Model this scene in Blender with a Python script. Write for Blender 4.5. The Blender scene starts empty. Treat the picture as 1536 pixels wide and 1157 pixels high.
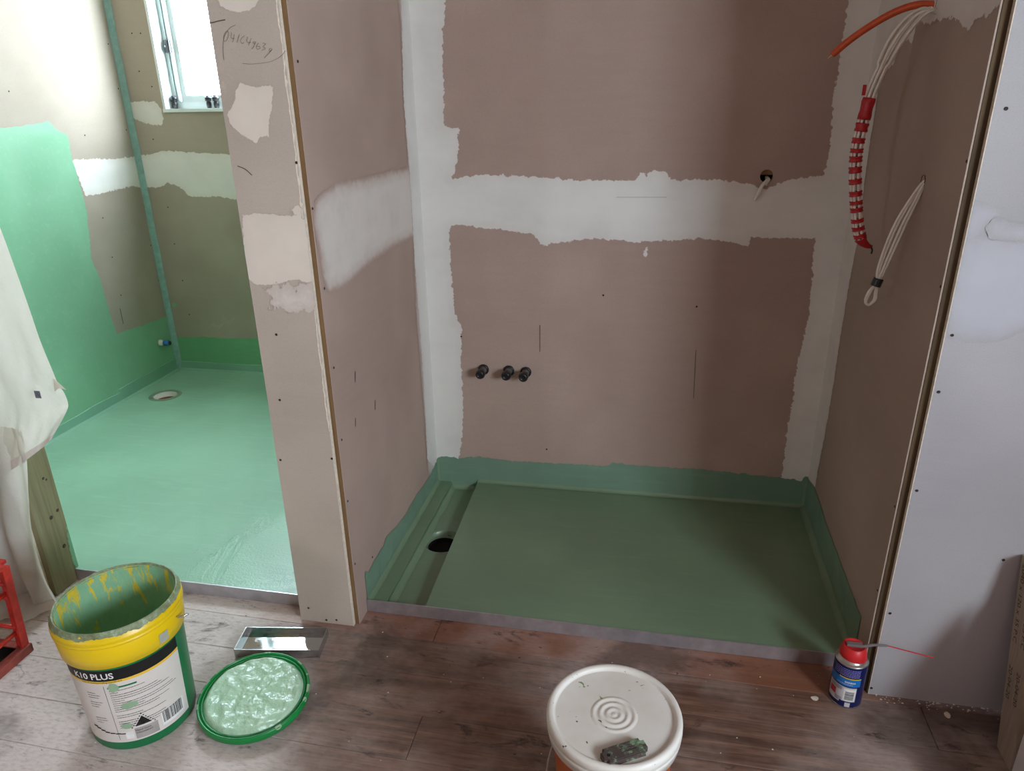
import bpy, bmesh, math, random
import numpy as np
from mathutils import Vector, Matrix, noise

# ------------------------------------------------------------------ camera, world, light, exposure
sc = bpy.context.scene
COL = sc.collection
random.seed(7)
rng = np.random.default_rng(7)

CAM = np.array([0.6930953, -1.45564986, 1.25580309])
AR = np.array([0.98150415, 0.19069665, -0.01686382])     # camera right
AU = np.array([-0.05517634, 0.36613658, 0.92892388])     # camera up
AF = np.array([-0.18331714, 0.91081216, -0.36988652])    # camera forward
FPX = 1086.0033
cd = bpy.data.cameras.new('camera')
cd.sensor_fit = 'HORIZONTAL'
cd.sensor_width = 36.0
cd.lens = FPX / 1536 * 36
cd.clip_start = 0.02
cam = bpy.data.objects.new('camera', cd)
COL.objects.link(cam)
m = Matrix.Identity(4)
for i in range(3):
    m[i][0], m[i][1], m[i][2], m[i][3] = AR[i], AU[i], -AF[i], CAM[i]
cam.matrix_world = m
sc.camera = cam

world = bpy.data.worlds.new('overcast_sky')
sc.world = world
world.use_nodes = True
bgn = world.node_tree.nodes['Background']
bgn.inputs[0].default_value = (0.74, 0.87, 1.0, 1)
bgn.inputs[1].default_value = 40.0

sc.view_settings.view_transform = 'Standard'
sc.view_settings.look = 'None'
sc.view_settings.gamma = 1.0
sc.view_settings.use_curve_mapping = False
sc.view_settings.exposure = 0.0
sc.cycles.diffuse_bounces = 6
sc.cycles.transparent_max_bounces = 16
sc.cycles.sample_clamp_indirect = 8.0


def portal(name, loc, rot, sx, sy):
    """daylight portal that only guides the sampling of the sky through a window opening"""
    l = bpy.data.lights.new(name, 'AREA')
    l.shape = 'RECTANGLE'
    l.size, l.size_y = sx, sy
    l.cycles.is_portal = True
    o = bpy.data.objects.new(name, l)
    o.location, o.rotation_euler = loc, rot
    COL.objects.link(o)


H = math.pi / 2
WB = dict(x0=-1.405, x1=-0.58, z0=1.235, z1=1.98)            # window of the green room (in its back wall)
WR = dict(y0=-2.55, y1=-1.35, z0=0.95, z1=1.63)            # window of the front room, right wall x=2.2
WF = dict(x0=-2.0, x1=-1.65, z0=1.0, z1=1.4)                # window of the front room, wall behind the camera
portal('daylight_bathroom', ((WB['x0'] + WB['x1']) / 2, 1.66, (WB['z0'] + WB['z1']) / 2), (-H, 0, 0), WB['x1'] - WB['x0'], WB['z1'] - WB['z0'])
portal('daylight_right', (2.29, (WR['y0'] + WR['y1']) / 2, (WR['z0'] + WR['z1']) / 2), (0, H, 0), WR['z1'] - WR['z0'], WR['y1'] - WR['y0'])
portal('daylight_behind', ((WF['x0'] + WF['x1']) / 2, -3.49, (WF['z0'] + WF['z1']) / 2), (H, 0, 0), WF['x1'] - WF['x0'], WF['z1'] - WF['z0'])


# ------------------------------------------------------------------ helpers
def on(u, v, axis, val):
    """where the sight line of a photograph pixel meets the plane axis = val of the place"""
    d = AF + (u - 768) / FPX * AR - (v - 578.5) / FPX * AU
    return CAM + (val - CAM[axis]) / d[axis] * d


OFF = {}


def tag(o, label=None, cat=None, group=None, kind=None):
    for k, v in (('label', label), ('category', cat), ('group', group), ('kind', kind)):
        if v is not None:
            o[k] = v
    return o


def thing(name, label, cat, loc, group=None):
    o = bpy.data.objects.new(name, None)
    o.empty_display_size = 0.02
    o.location = loc
    COL.objects.link(o)
    OFF[o.name] = np.array(loc, float)
    return tag(o, label, cat, group)


def mesh(name, V, F, mat, parent=None, smooth=False, origin=None):
    V = np.asarray(V, float).reshape(-1, 3)
    off = OFF[parent.name] if parent is not None else (np.array(origin, float) if origin is not None else np.zeros(3))
    me = bpy.data.meshes.new(name)
    me.from_pydata((V - off).tolist(), [], [tuple(int(i) for i in f) for f in F])
    me.update()
    if mat is not None:
        me.materials.append(mat)
    if smooth:
        me.shade_smooth()
    o = bpy.data.objects.new(name, me)
    COL.objects.link(o)
    if parent is not None:
        o.parent = parent
    elif origin is not None:
        o.location = origin
    OFF[o.name] = off
    return o


def from_bm(name, bm, mat, parent=None, smooth=False, origin=None):
    bm.verts.index_update()
    V = [tuple(v.co) for v in bm.verts]
    F = [[v.index for v in f.verts] for f in bm.faces]
    bm.free()
    return mesh(name, V, F, mat, parent, smooth, origin)


BOXF = [(0, 3, 2, 1), (4, 5, 6, 7), (0, 1, 5, 4), (1, 2, 6, 5), (2, 3, 7, 6), (3, 0, 4, 7)]


def boxv(x0, x1, y0, y1, z0, z1):
    return [(x0, y0, z0), (x1, y0, z0), (x1, y1, z0), (x0, y1, z0), (x0, y0, z1), (x1, y0, z1), (x1, y1, z1), (x0, y1, z1)]


def box(name, b, mat, parent=None, bevel=0.0, origin=None, xf=None):
    if bevel <= 0:
        V = np.array(boxv(*b), float)
        if xf is not None:
            V = np.array([xf(v) for v in V])
        return mesh(name, V, BOXF, mat, parent, False, origin)
    bm = bmesh.new()
    vs = [bm.verts.new(v) for v in boxv(*b)]
    for f in BOXF:
        bm.faces.new([vs[i] for i in f])
    bmesh.ops.bevel(bm, geom=bm.edges[:], offset=bevel, segments=2, affect='EDGES', profile=0.6)
    if xf is not None:
        for v in bm.verts:
            v.co = Vector(xf(np.array(v.co)))
    return from_bm(name, bm, mat, parent, False, origin)


def boxes(name, bs, mat, parent=None):
    V, F = [], []
    for b in bs:
        k = len(V)
        V += boxv(*b)
        F += [tuple(i + k for i in f) for f in BOXF]
    return mesh(name, V, F, mat, parent)


def lathe(name, prof, c, mat, parent=None, seg=48, smooth=True, axis=(0, 0, 1), cap=False, wob=None, origin=None):
    """profile of (radius, height) turned about an axis through c"""
    a = Vector(axis).normalized()
    t = Vector((1, 0, 0)) if abs(a.z) > 0.9 else Vector((0, 0, 1)).cross(a).normalized()
    if abs(a.z) > 0.9:
        t = (t - a * t.dot(a)).normalized()
    b = a.cross(t)
    c = Vector(c)
    V, F = [], []
    n = len(prof)
    for j in range(seg):
        th = 2 * math.pi * j / seg
        d = t * math.cos(th) + b * math.sin(th)
        for k, (r, z) in enumerate(prof):
            if wob:
                r, z = wob(r, z, th)
            V.append(tuple(c + d * r + a * z))
    for j in range(seg):
        for k in range(n - 1):
            p, q = j * n + k, ((j + 1) % seg) * n + k
            F.append((p, q, q + 1, p + 1))
    if cap:
        F.append([j * n + n - 1 for j in range(seg)])
        F.append([j * n for j in range(seg)][::-1])
    return mesh(name, V, F, mat, parent, smooth, origin)


def crom(P, n=8):
    P = [np.array(p, float) for p in P]
    P = [2 * P[0] - P[1]] + P + [2 * P[-1] - P[-2]]
    out = []
    for i in range(1, len(P) - 2):
        for k in range(n):
            t = k / n
            out.append(0.5 * ((2 * P[i]) + (-P[i - 1] + P[i + 1]) * t + (2 * P[i - 1] - 5 * P[i] + 4 * P[i + 1] - P[i + 2]) * t * t
                              + (-P[i - 1] + 3 * P[i] - 3 * P[i + 1] + P[i + 2]) * t ** 3))
    out.append(P[-2])
    return np.array(out)


def tube(name, path, r, mat, parent=None, seg=10, n=8, origin=None, raw=False):
    Q = np.array(path, float) if raw else crom(path, n)
    V, F = [], []
    up = np.array([0.123, 0.331, 0.9])
    L = len(Q)
    for i, q in enumerate(Q):
        t = Q[min(i + 1, L - 1)] - Q[max(i - 1, 0)]
        t /= np.linalg.norm(t) + 1e-12
        a = np.cross(t, up)
        if np.linalg.norm(a) < 1e-3:
            a = np.cross(t, (1, 0, 0))
        a /= np.linalg.norm(a)
        b = np.cross(t, a)
        up = -np.cross(t, a) if False else up
        ri = r(i / (L - 1)) if callable(r) else r
        for k in range(seg):
            th = 2 * math.pi * k / seg
            V.append(q + ri * (a * math.cos(th) + b * math.sin(th)))
    for i in range(L - 1):
        for k in range(seg):
            p, s = i * seg + k, i * seg + (k + 1) % seg
            F.append((p, s, s + seg, p + seg))
    F.append(list(range(seg))[::-1])
    F.append([(L - 1) * seg + k for k in range(seg)])
    return mesh(name, V, F, mat, parent, True, origin)


def plate_hole(a0, a1, b0, b1, ca, cb, r, n=48):
    """2-D plate with a round hole: points (a,b) and quads"""
    ang = [2 * math.pi * k / n for k in range(n)]
    ang += [math.atan2(b - cb, a - ca) % (2 * math.pi) for a in (a0, a1) for b in (b0, b1)]
    ang = sorted(set(round(x, 9) for x in ang))
    P = []
    for t in ang:
        c, s = math.cos(t), math.sin(t)
        k = 1e9
        if c > 1e-9: k = min(k, (a1 - ca) / c)
        if c < -1e-9: k = min(k, (a0 - ca) / c)
        if s > 1e-9: k = min(k, (b1 - cb) / s)
        if s < -1e-9: k = min(k, (b0 - cb) / s)
        P.append((ca + r * c, cb + r * s))
        P.append((ca + k * c, cb + k * s))
    L = len(ang)
    F = [(2 * i, 2 * i + 1, (2 * i + 3) % (2 * L), (2 * i + 2) % (2 * L)) for i in range(L)]
    return P, F


def strip_ribbon(name, lines, width, mat, parent, nrm):
    """thin pencil or crack strokes lying on a plane with normal nrm"""
    V, F = [], []
    nrm = np.array(nrm, float)
    for L in lines:
        L = np.array(L, float)
        k0 = len(V)
        for i, q in enumerate(L):
            t = L[min(i + 1, len(L) - 1)] - L[max(i - 1, 0)]
            t /= np.linalg.norm(t) + 1e-12
            s = np.cross(nrm, t) * width / 2
            V += [q - s, q + s]
        for i in range(len(L) - 1):
            p = k0 + 2 * i
            F.append((p, p + 1, p + 3, p + 2))
    return mesh(name, V, F, mat, parent)


def text_mesh(s, size, bold=0.0):
    cu = bpy.data.curves.new('t', 'FONT')
    cu.body = s
    cu.size = size
    cu.offset = bold
    cu.resolution_u = 3
    o = bpy.data.objects.new('t', cu)
    COL.objects.link(o)
    dg = bpy.context.evaluated_depsgraph_get()
    me = o.evaluated_get(dg).to_mesh()
    V = np.array([v.co[:] for v in me.vertices])
    F = [list(p.vertices) for p in me.polygons]
    o.evaluated_get(dg).to_mesh_clear()
    bpy.data.objects.remove(o)
    bpy.data.curves.remove(cu)
    return V, F


# ------------------------------------------------------------------ materials
def srgb(r, g, b):
    f = lambda c: (c / 255 / 12.92) if c / 255 <= 0.04045 else ((c / 255 + 0.055) / 1.055) ** 2.4
    return (f(r), f(g), f(b), 1)


class NT:
    def __init__(s, name):
        s.m = bpy.data.materials.new(name)
        s.m.use_nodes = True
        s.t = s.m.node_tree
        s.bsdf = s.t.nodes['Principled BSDF']
        s.out = s.t.nodes['Material Output']
        s.geo = None

    def n(s, typ, **kw):
        nd = s.t.nodes.new(typ)
        for k, v in kw.items():
            if k.startswith('i_'):
                key = k[2:]
                key = int(key) if key.isdigit() else key.replace('_', ' ')
                nd.inputs[key].default_value = v
            else:
                setattr(nd, k, v)
        return nd

    def l(s, a, b):
        s.t.links.new(a, b)

    def pos(s, scale=(1, 1, 1), rot=(0, 0, 0), obj=False):
        if obj:
            src = s.n('ShaderNodeTexCoord').outputs['Object']
        else:
            src = s.n('ShaderNodeNewGeometry').outputs['Position']
        mp = s.n('ShaderNodeMapping')
        mp.inputs['Scale'].default_value = scale
        mp.inputs['Rotation'].default_value = rot
        s.l(src, mp.inputs['Vector'])
        return mp.outputs[0]

    def noise(s, scale, detail=4, rough=0.55, vec=None, dist=0.0):
        nd = s.n('ShaderNodeTexNoise')
        nd.inputs['Scale'].default_value = scale
        nd.inputs['Detail'].default_value = detail
        nd.inputs['Roughness'].default_value = rough
        nd.inputs['Distortion'].default_value = dist
        if vec is not None:
            s.l(vec, nd.inputs['Vector'])
        return nd.outputs['Fac']

    def ramp(s, fac, stops):
        nd = s.n('ShaderNodeValToRGB')
        e = nd.color_ramp.elements
        while len(e) < len(stops):
            e.new(0.5)
        for el, (p, c) in zip(e, stops):
            el.position = p
            el.color = c if len(c) == 4 else (*c, 1)
        s.l(fac, nd.inputs[0])
        return nd.outputs[0]

    def step(s, fac, a, b, lo=0.0, hi=1.0):
        nd = s.n('ShaderNodeMapRange', interpolation_type='SMOOTHSTEP')
        for k, v in zip(('From Min', 'From Max', 'To Min', 'To Max'), (a, b, lo, hi)):
            nd.inputs[k].default_value = v
        s.l(fac, nd.inputs['Value'])
        return nd.outputs[0]

    def math(s, op, a, b=None):
        nd = s.n('ShaderNodeMath', operation=op)
        for i, x in enumerate((a, b)):
            if x is None: continue
            if isinstance(x, (int, float)): nd.inputs[i].default_value = x
            else: s.l(x, nd.inputs[i])
        return nd.outputs[0]

    def mix(s, fac, a, b, mode='MIX'):
        nd = s.n('ShaderNodeMix', data_type='RGBA', blend_type=mode)
        for key, x in ((0, fac), (6, a), (7, b)):
            if isinstance(x, (int, float, tuple)): nd.inputs[key].default_value = x
            else: s.l(x, nd.inputs[key])
        return nd.outputs[2]

    def bump(s, h, strength=0.3, dist=0.002):
        nd = s.n('ShaderNodeBump')
        nd.inputs['Strength'].default_value = strength
        nd.inputs['Distance'].default_value = dist
        s.l(h, nd.inputs['Height'])
        s.l(nd.outputs[0], s.bsdf.inputs['Normal'])

    def set(s, base=None, rough=None, metal=None, spec=None):
        for k, x in (('Base Color', base), ('Roughness', rough), ('Metallic', metal), ('Specular IOR Level', spec)):
            if x is None: continue
            if isinstance(x, (int, float, tuple)): s.bsdf.inputs[k].default_value = x
            else: s.l(x, s.bsdf.inputs[k])
        return s


def plain(name, col, rough=0.5, metal=0.0, var=0.12, scale=30.0, spec=0.4, bump=0.0):
    t = NT(name)
    p = t.pos()
    f = t.noise(scale, 4, 0.6, p)
    d = tuple(c * (1 - var) for c in col[:3]) + (1,)
    b = tuple(min(1, c * (1 + var)) for c in col[:3]) + (1,)
    t.set(t.ramp(f, [(0.3, d), (0.7, b)]), rough, metal, spec)
    if bump:
        t.bump(f, bump, 0.001)
    return t.m


def board_mat(name, col, tint):
    t = NT(name)
    p = t.pos()
    big = t.noise(2.2, 3, 0.5, p)
    st = t.noise(1.0, 3, 0.6, t.pos((6, 6, 55)))
    fine = t.noise(420, 2, 0.6, p)
    lo = tuple(c * 0.9 for c in col[:3]) + (1,)
    base = t.mix(t.step(big, 0.35, 0.65), lo, tint)
    base = t.mix(t.step(st, 0.3, 0.75, 0.0, 0.35), base, col)
    base = t.mix(t.step(fine, 0.45, 0.8, 0.0, 0.28), base, tuple(c * 0.62 for c in col[:3]) + (1,))
    sc_ = t.noise(9, 6, 0.7, p, 0.5)
    base = t.mix(t.step(sc_, 0.66, 0.78, 0, 0.25), base, tuple(min(1, c * 1.5) for c in col[:3]) + (1,))
    t.set(base, 0.85, 0.0, 0.2)
    t.bump(fine, 0.08, 0.0005)
    return t.m


def patch_alpha(t, amp=0.006, scale=60.0, soft=0.0012, streak=None):
    """edge of a smeared coat: stored distance to the outline, roughened by noise"""
    at = t.n('ShaderNodeAttribute', attribute_name='sd')
    p = t.pos(streak or (1, 1, 1))
    n1 = t.noise(scale, 5, 0.62, p)
    h = t.math('MULTIPLY', t.math('SUBTRACT', n1, 0.5), amp * 2.4)
    s = t.math('ADD', at.outputs['Fac'], h)
    a = t.step(s, -soft, soft)
    return a, s


def compound_mat(name, col, under, thin=0.15, amp=0.006, soft=0.0015, scale=45.0):
    """joint compound; where it is scraped thin the paper of the board (under) shows through"""
    t = NT(name)
    a, s = patch_alpha(t, amp, scale, soft)
    p = t.pos()
    v = t.noise(7, 4, 0.6, p)
    sm = t.noise(3.0, 4, 0.6, t.pos((1.2, 1.2, 9)))
    base = t.mix(t.step(v, 0.3, 0.7), tuple(c * 0.93 for c in col[:3]) + (1,), col)
    base = t.mix(t.step(sm, 0.45, 0.75, 0, 0.3), base, tuple(min(1, c * 1.05) for c in col[:3]) + (1,))
    ed = t.step(s, 0.0, 0.03, 1.0 - min(0.9, thin * 1.6), 1.0)          # thinner coat near the outline
    body = t.step(v, 0.25, 0.5, 1.0 - thin, 1.0)
    cover = t.math('MULTIPLY', t.math('MULTIPLY', a, ed), body)
    fine = t.noise(420, 2, 0.6, p)
    und = t.mix(t.step(fine, 0.45, 0.8, 0.0, 0.28), under, tuple(c * 0.62 for c in under[:3]) + (1,))
    t.set(t.mix(cover, und, base), 0.78, 0, 0.22)
    t.l(t.math('GREATER_THAN', s, -soft), t.bsdf.inputs['Alpha'])
    t.bump(t.noise(18, 5, 0.6, p), 0.12, 0.002)
    return t.m


BROWN, GREY, PALE = srgb(172, 147, 134), srgb(188, 172, 157), srgb(174, 169, 169)
GREEN = srgb(130, 180, 144)


def membrane_mat(name, coat=False, rough=(0.34, 0.6), col=GREEN, wet=False):
    t = NT(name)
    p = t.pos()
    v = t.noise(2.6, 3, 0.5, p)
    br = t.noise(2.0, 4, 0.65, t.pos((3, 26, 26), (0, 0, 0.6)))
    br2 = t.noise(2.0, 4, 0.65, t.pos((24, 3, 24), (0, 0, 0.35)))
    base = t.mix(t.step(v, 0.35, 0.68), tuple(c * 0.86 for c in col[:3]) + (1,), col)
    base = t.mix(t.step(br, 0.5, 0.8, 0, 0.35), base, tuple(min(1, c * 1.2) for c in col[:3]) + (1,))
    base = t.mix(t.step(br2, 0.55, 0.8, 0, 0.25), base, tuple(c * 0.8 for c in col[:3]) + (1,))
    rv = t.step(t.noise(5.0, 4, 0.6, p, 0.4), 0.4, 0.62, rough[0], rough[1])
    if wet:                                                   # fresh, still wet coat in front of the stub wall
        dc = t.n('ShaderNodeVectorMath', operation='DISTANCE')
        t.l(t.n('ShaderNodeNewGeometry').outputs['Position'], dc.inputs[0])
        dc.inputs[1].default_value = (-0.15, 0.15, 0.035)
        dn = t.math('ADD', dc.outputs['Value'], t.math('MULTIPLY', t.math('SUBTRACT', t.noise(4.5, 5, 0.65, t.pos((1.6, 1, 1), (0, 0, 0.5)), 0.6), 0.5), 0.75))
        wf = t.step(dn, 0.34, 0.40, 1.0, 0.0)
        rv = t.math('SUBTRACT', rv, t.math('MULTIPLY', wf, 0.26))
    t.set(base, rv, 0, 0.5)
    h = t.math('ADD', t.math('MULTIPLY', br, 0.7), t.math('MULTIPLY', t.noise(330, 3, 0.6, p), 0.5 if wet else 0.25))
    if wet:
        h = t.math('ADD', h, t.math('MULTIPLY', wf, t.math('MULTIPLY', t.noise(160, 4, 0.65, p), 1.6)))
    t.bump(h, 0.3 if wet else 0.16, 0.002)
    if coat:
        _, sd_ = patch_alpha(t, 0.009, 55, 0.0012)
        t.l(t.math('GREATER_THAN', sd_, 0.0), t.bsdf.inputs['Alpha'])
    return t.m


def wood_floor_mat(name='worn_floor_timber', red=False):
    t = NT(name)
    oi = t.n('ShaderNodeObjectInfo')
    cmb = t.n('ShaderNodeCombineXYZ')
    t.l(t.math('MULTIPLY', oi.outputs['Random'], 7.0), cmb.inputs[1])
    t.l(t.math('MULTIPLY', oi.outputs['Random'], 13.0), cmb.inputs[0])
    add = t.n('ShaderNodeVectorMath', operation='ADD')
    t.l(t.n('ShaderNodeNewGeometry').outputs['Position'], add.inputs[0])
    t.l(cmb.outputs[0], add.inputs[1])

    def vec(sx, sy):
        mp = t.n('ShaderNodeMapping')
        mp.inputs['Scale'].default_value = (sx, sy, 1)
        t.l(add.outputs[0], mp.inputs[0])
        return mp.outputs[0]
    g1 = t.noise(1.0, 6, 0.68, vec(2.6, 48), 0.35)
    g2 = t.noise(1.0, 5, 0.7, vec(9, 210), 0.2)
    base = t.ramp(g1, [(0.28, srgb(62, 43, 34)), (0.46, srgb(112, 82, 66)), (0.70, srgb(150, 116, 96))])
    base = t.mix(t.step(g2, 0.35, 0.75, 0, 0.55), base, srgb(72, 50, 40))
    rn = t.step(oi.outputs['Random'], 0, 1, 0.0, 0.4)
    base = t.mix(rn, base, srgb(132, 86, 62))
    if red:                                                   # newer board beside the thresholds
        base = t.mix(0.55, base, srgb(146, 92, 66))
    p = t.pos()
    # plaster dust; its pale pool before the doorway also paints in window light
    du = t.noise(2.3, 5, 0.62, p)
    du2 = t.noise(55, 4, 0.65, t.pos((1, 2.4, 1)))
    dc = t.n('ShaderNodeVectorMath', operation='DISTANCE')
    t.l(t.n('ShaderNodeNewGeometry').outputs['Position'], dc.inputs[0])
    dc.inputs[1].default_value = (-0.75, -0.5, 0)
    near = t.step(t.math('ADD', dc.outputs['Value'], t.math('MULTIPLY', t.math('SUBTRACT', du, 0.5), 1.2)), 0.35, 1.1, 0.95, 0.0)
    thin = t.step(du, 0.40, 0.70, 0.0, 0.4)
    dust = t.math('MULTIPLY', t.math('MAXIMUM', near, thin), t.step(du2, 0.15, 0.6, 0.5, 1.0))  # real dust and the painted pool of window light together
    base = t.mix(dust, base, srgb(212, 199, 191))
    # dark stains
    stn = t.noise(7, 6, 0.72, t.pos((1, 2.6, 1)), 0.6)
    base = t.mix(t.step(stn, 0.57, 0.70, 0, 0.8), base, srgb(34, 24, 19))
    blot = t.noise(2.1, 5, 0.65, t.pos((1, 1.5, 1)), 0.3)
    base = t.mix(t.step(blot, 0.52, 0.66, 0, 0.55), base, srgb(52, 37, 30))
    dot = t.noise(46, 2, 0.5, t.pos((1, 1.6, 1)))
    base = t.mix(t.step(dot, 0.72, 0.77, 0, 0.8), base, srgb(30, 21, 18))
    wsp = t.noise(120, 1, 0.4, p)
    base = t.mix(t.step(wsp, 0.80, 0.83, 0, 0.7), base, srgb(205, 195, 185))
    t.set(base, t.step(du, 0.3, 0.7, 0.5, 0.8), 0, 0.3)
    t.bump(t.math('ADD', g1, t.math('MULTIPLY', g2, 0.6)), 0.35, 0.003)
    return t.m


def timber_mat(name, c0, c1, axis='z'):
    t = NT(name)
    s = {'z': (60, 60, 3), 'x': (3, 60, 60), 'y': (60, 3, 60)}[axis]
    g = t.noise(1.0, 5, 0.65, t.pos(s), 0.4)
    k = t.noise(14, 3, 0.5, t.pos((1, 1, 0.5)))
    base = t.ramp(g, [(0.3, c0), (0.7, c1)])
    base = t.mix(t.step(k, 0.7, 0.78, 0, 0.7), base, tuple(c * 0.35 for c in c0[:3]) + (1,))
    t.set(base, 0.75, 0, 0.25)
    t.bump(g, 0.15, 0.001)
    return t.m


M = {}
M['board_brown'] = board_mat('brown_plasterboard', srgb(175, 150, 137), srgb(181, 158, 144))
M['board_grey'] = board_mat('grey_plasterboard', srgb(193, 177, 161), srgb(198, 183, 168))
M['board_drab'] = board_mat('drab_plasterboard', srgb(172, 153, 138), srgb(178, 160, 146))
M['board_taupe'] = board_mat('taupe_plasterboard', srgb(166, 154, 138), srgb(172, 161, 145))
M['board_white'] = board_mat('pale_plasterboard', srgb(176, 171, 171), srgb(182, 177, 177))
M['gypsum'] = plain('raw_gypsum_edge', srgb(222, 208, 188), 0.9, 0, 0.15, 120, 0.2, 0.4)
M['compound'] = compound_mat('joint_compound', srgb(224, 220, 212), BROWN, 0.06, 0.011, 0.0012, 62)
M['compound_thin'] = compound_mat('thin_joint_compound', srgb(212, 202, 192), BROWN, 0.22, 0.010, 0.010)
M['compound_cream'] = compound_mat('cream_joint_compound', srgb(232, 218, 202), GREY, 0.05, 0.006, 0.001, 70)
M['compound_rough'] = compound_mat('rough_joint_compound', srgb(222, 208, 196), GREY, 0.25, 0.024, 0.001, 60)
M['compound_white'] = compound_mat('white_joint_compound', srgb(188, 186, 190), PALE, 0.25, 0.014, 0.008, 16)
M['membrane'] = membrane_mat('green_waterproofing_coat', True)
M['membrane_alcove'] = membrane_mat('shade_greyed_waterproofing_coat', True, col=srgb(120, 150, 126))  # greyer copy for the alcove, its shadow tone put into the colour
M['membrane_bright'] = membrane_mat('bright_green_waterproofing_coat', True, col=srgb(112, 172, 126))
M['membrane_solid'] = membrane_mat('green_waterproofing_floor', False, (0.28, 0.42), srgb(122, 146, 116))  # olive base colour carries the brown walls' reflection on the alcove slab
M['membrane_wet'] = membrane_mat('wet_green_waterproofing_floor', False, (0.5, 0.58), srgb(142, 186, 156), True)
M['membrane_dry'] = membrane_mat('green_bandage_coat', False, (0.4, 0.55), srgb(128, 174, 148))
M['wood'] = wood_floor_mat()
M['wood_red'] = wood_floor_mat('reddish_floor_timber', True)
M['stud'] = timber_mat('brown_stud_timber', srgb(104, 78, 50), srgb(140, 108, 72))
M['stud_dark'] = timber_mat('dark_stud_timber', srgb(70, 55, 38), srgb(98, 80, 56))
M['stud_green'] = timber_mat('treated_pine', srgb(122, 114, 84), srgb(152, 143, 110))
M['post'] = timber_mat('pale_primed_timber', srgb(146, 130, 112), srgb(168, 152, 134))
M['post_face'] = plain('primed_board_face', srgb(206, 200, 196), 0.6, 0, 0.05, 8)
M['white_wall'] = plain('white_painted_wall', srgb(226, 222, 216), 0.8, 0, 0.03, 3)
M['alu'] = plain('dull_aluminium', (0.52, 0.50, 0.52, 1), 0.42, 0.75, 0.16, 26)
M['steel'] = plain('dull_stainless_steel', (0.55, 0.56, 0.56, 1), 0.22, 0.95, 0.15, 40)
M['winframe'] = plain('window_frame_paint', srgb(214, 224, 222), 0.4, 0, 0.04, 10)
M['rubber'] = plain('black_rubber_seal', srgb(40, 44, 46), 0.6)
M['black'] = plain('black_plastic', srgb(26, 26, 28), 0.32, 0, 0.2, 80, 0.5)
M['dark'] = plain('dark_cavity', srgb(16, 13, 12), 0.95)
M['screw'] = plain('screw_steel', srgb(58, 48, 40), 0.5, 0.4, 0.3, 300)
M['red'] = plain('worn_red_paint', srgb(196, 48, 36), 0.45, 0, 0.25, 40, 0.5, 0.2)
M['red_dirty'] = plain('scuffed_red_paint', srgb(150, 70, 60), 0.6, 0, 0.35, 30)
M['orange'] = plain('orange_cable_sheath', srgb(206, 84, 38), 0.4, 0, 0.15, 60, 0.5)
M['cable'] = plain('white_cable_sheath', srgb(226, 220, 208), 0.4, 0, 0.06, 50, 0.5)
M['redtape'] = plain('red_tape', srgb(176, 26, 30), 0.4, 0, 0.15, 90, 0.5)
M['copper'] = plain('copper_wire', (0.75, 0.45, 0.25, 1), 0.3, 0.9)
M['pvc'] = plain('white_pipe_plastic', srgb(214, 214, 206), 0.5, 0, 0.08, 60)
M['blue'] = plain('blue_plastic_plug', srgb(50, 120, 196), 0.4, 0, 0.1, 60, 0.5)
M['pencil'] = plain('pencil_line', srgb(140, 126, 116), 0.7)
M['ink'] = plain('marker_ink', srgb(70, 58, 50), 0.7)
M['crack'] = plain('hairline_crack', srgb(96, 76, 66), 0.9)
M['sealant'] = plain('teal_corner_tape', srgb(138, 172, 164), 0.5, 0, 0.15, 40, 0.4, 0.3)

g = NT('window_glass')
tr = g.n('ShaderNodeBsdfTransparent')
gl = g.n('ShaderNodeBsdfGlossy')
gl.inputs['Roughness'].default_value = 0.03
mx = g.n('ShaderNodeMixShader')
mx.inputs[0].default_value = 0.05
g.l(tr.outputs[0], mx.inputs[1]); g.l(gl.outputs[0], mx.inputs[2])
g.l(mx.outputs[0], g.out.inputs['Surface'])
M['glass'] = g.m

g = NT('cotton_dust_sheet')
p = g.pos()
g.set(g.ramp(g.noise(6, 4, 0.6, p), [(0.3, srgb(224, 220, 210)), (0.7, srgb(238, 235, 228))]), 0.9, 0, 0.1)
g.bump(g.math('ADD', g.noise(9, 5, 0.6, p), g.noise(40, 4, 0.6, p)), 0.5, 0.006)
tl = g.n('ShaderNodeBsdfTranslucent')
tl.inputs[0].default_value = srgb(225, 218, 200)
mx = g.n('ShaderNodeMixShader')
mx.inputs[0].default_value = 0.5
g.l(g.bsdf.outputs[0], mx.inputs[1]); g.l(tl.outputs[0], mx.inputs[2]); g.l(mx.outputs[0], g.out.inputs['Surface'])
M['sheet'] = g.m


def in_poly(P, A):
    x, y = A[:, 0], A[:, 1]
    ins = np.zeros(len(A), bool)
    n = len(P)
    for i in range(n):
        x0, y0 = P[i]; x1, y1 = P[(i + 1) % n]
        c = (y0 > y) != (y1 > y)
        with np.errstate(divide='ignore', invalid='ignore'):
            ins ^= c & (x < (x1 - x0) * (y - y0) / (y1 - y0 + 1e-15) + x0)
    return ins


def sdist(P, A):
    d = np.full(len(A), 1e9)
    n = len(P)
    for i in range(n):
        a = P[i]; ab = P[(i + 1) % n] - a
        t = np.clip(((A - a) @ ab) / (ab @ ab + 1e-12), 0, 1)
        d = np.minimum(d, np.hypot(*(A - a - t[:, None] * ab).T))
    return np.where(in_poly(P, A), d, -d)


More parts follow.
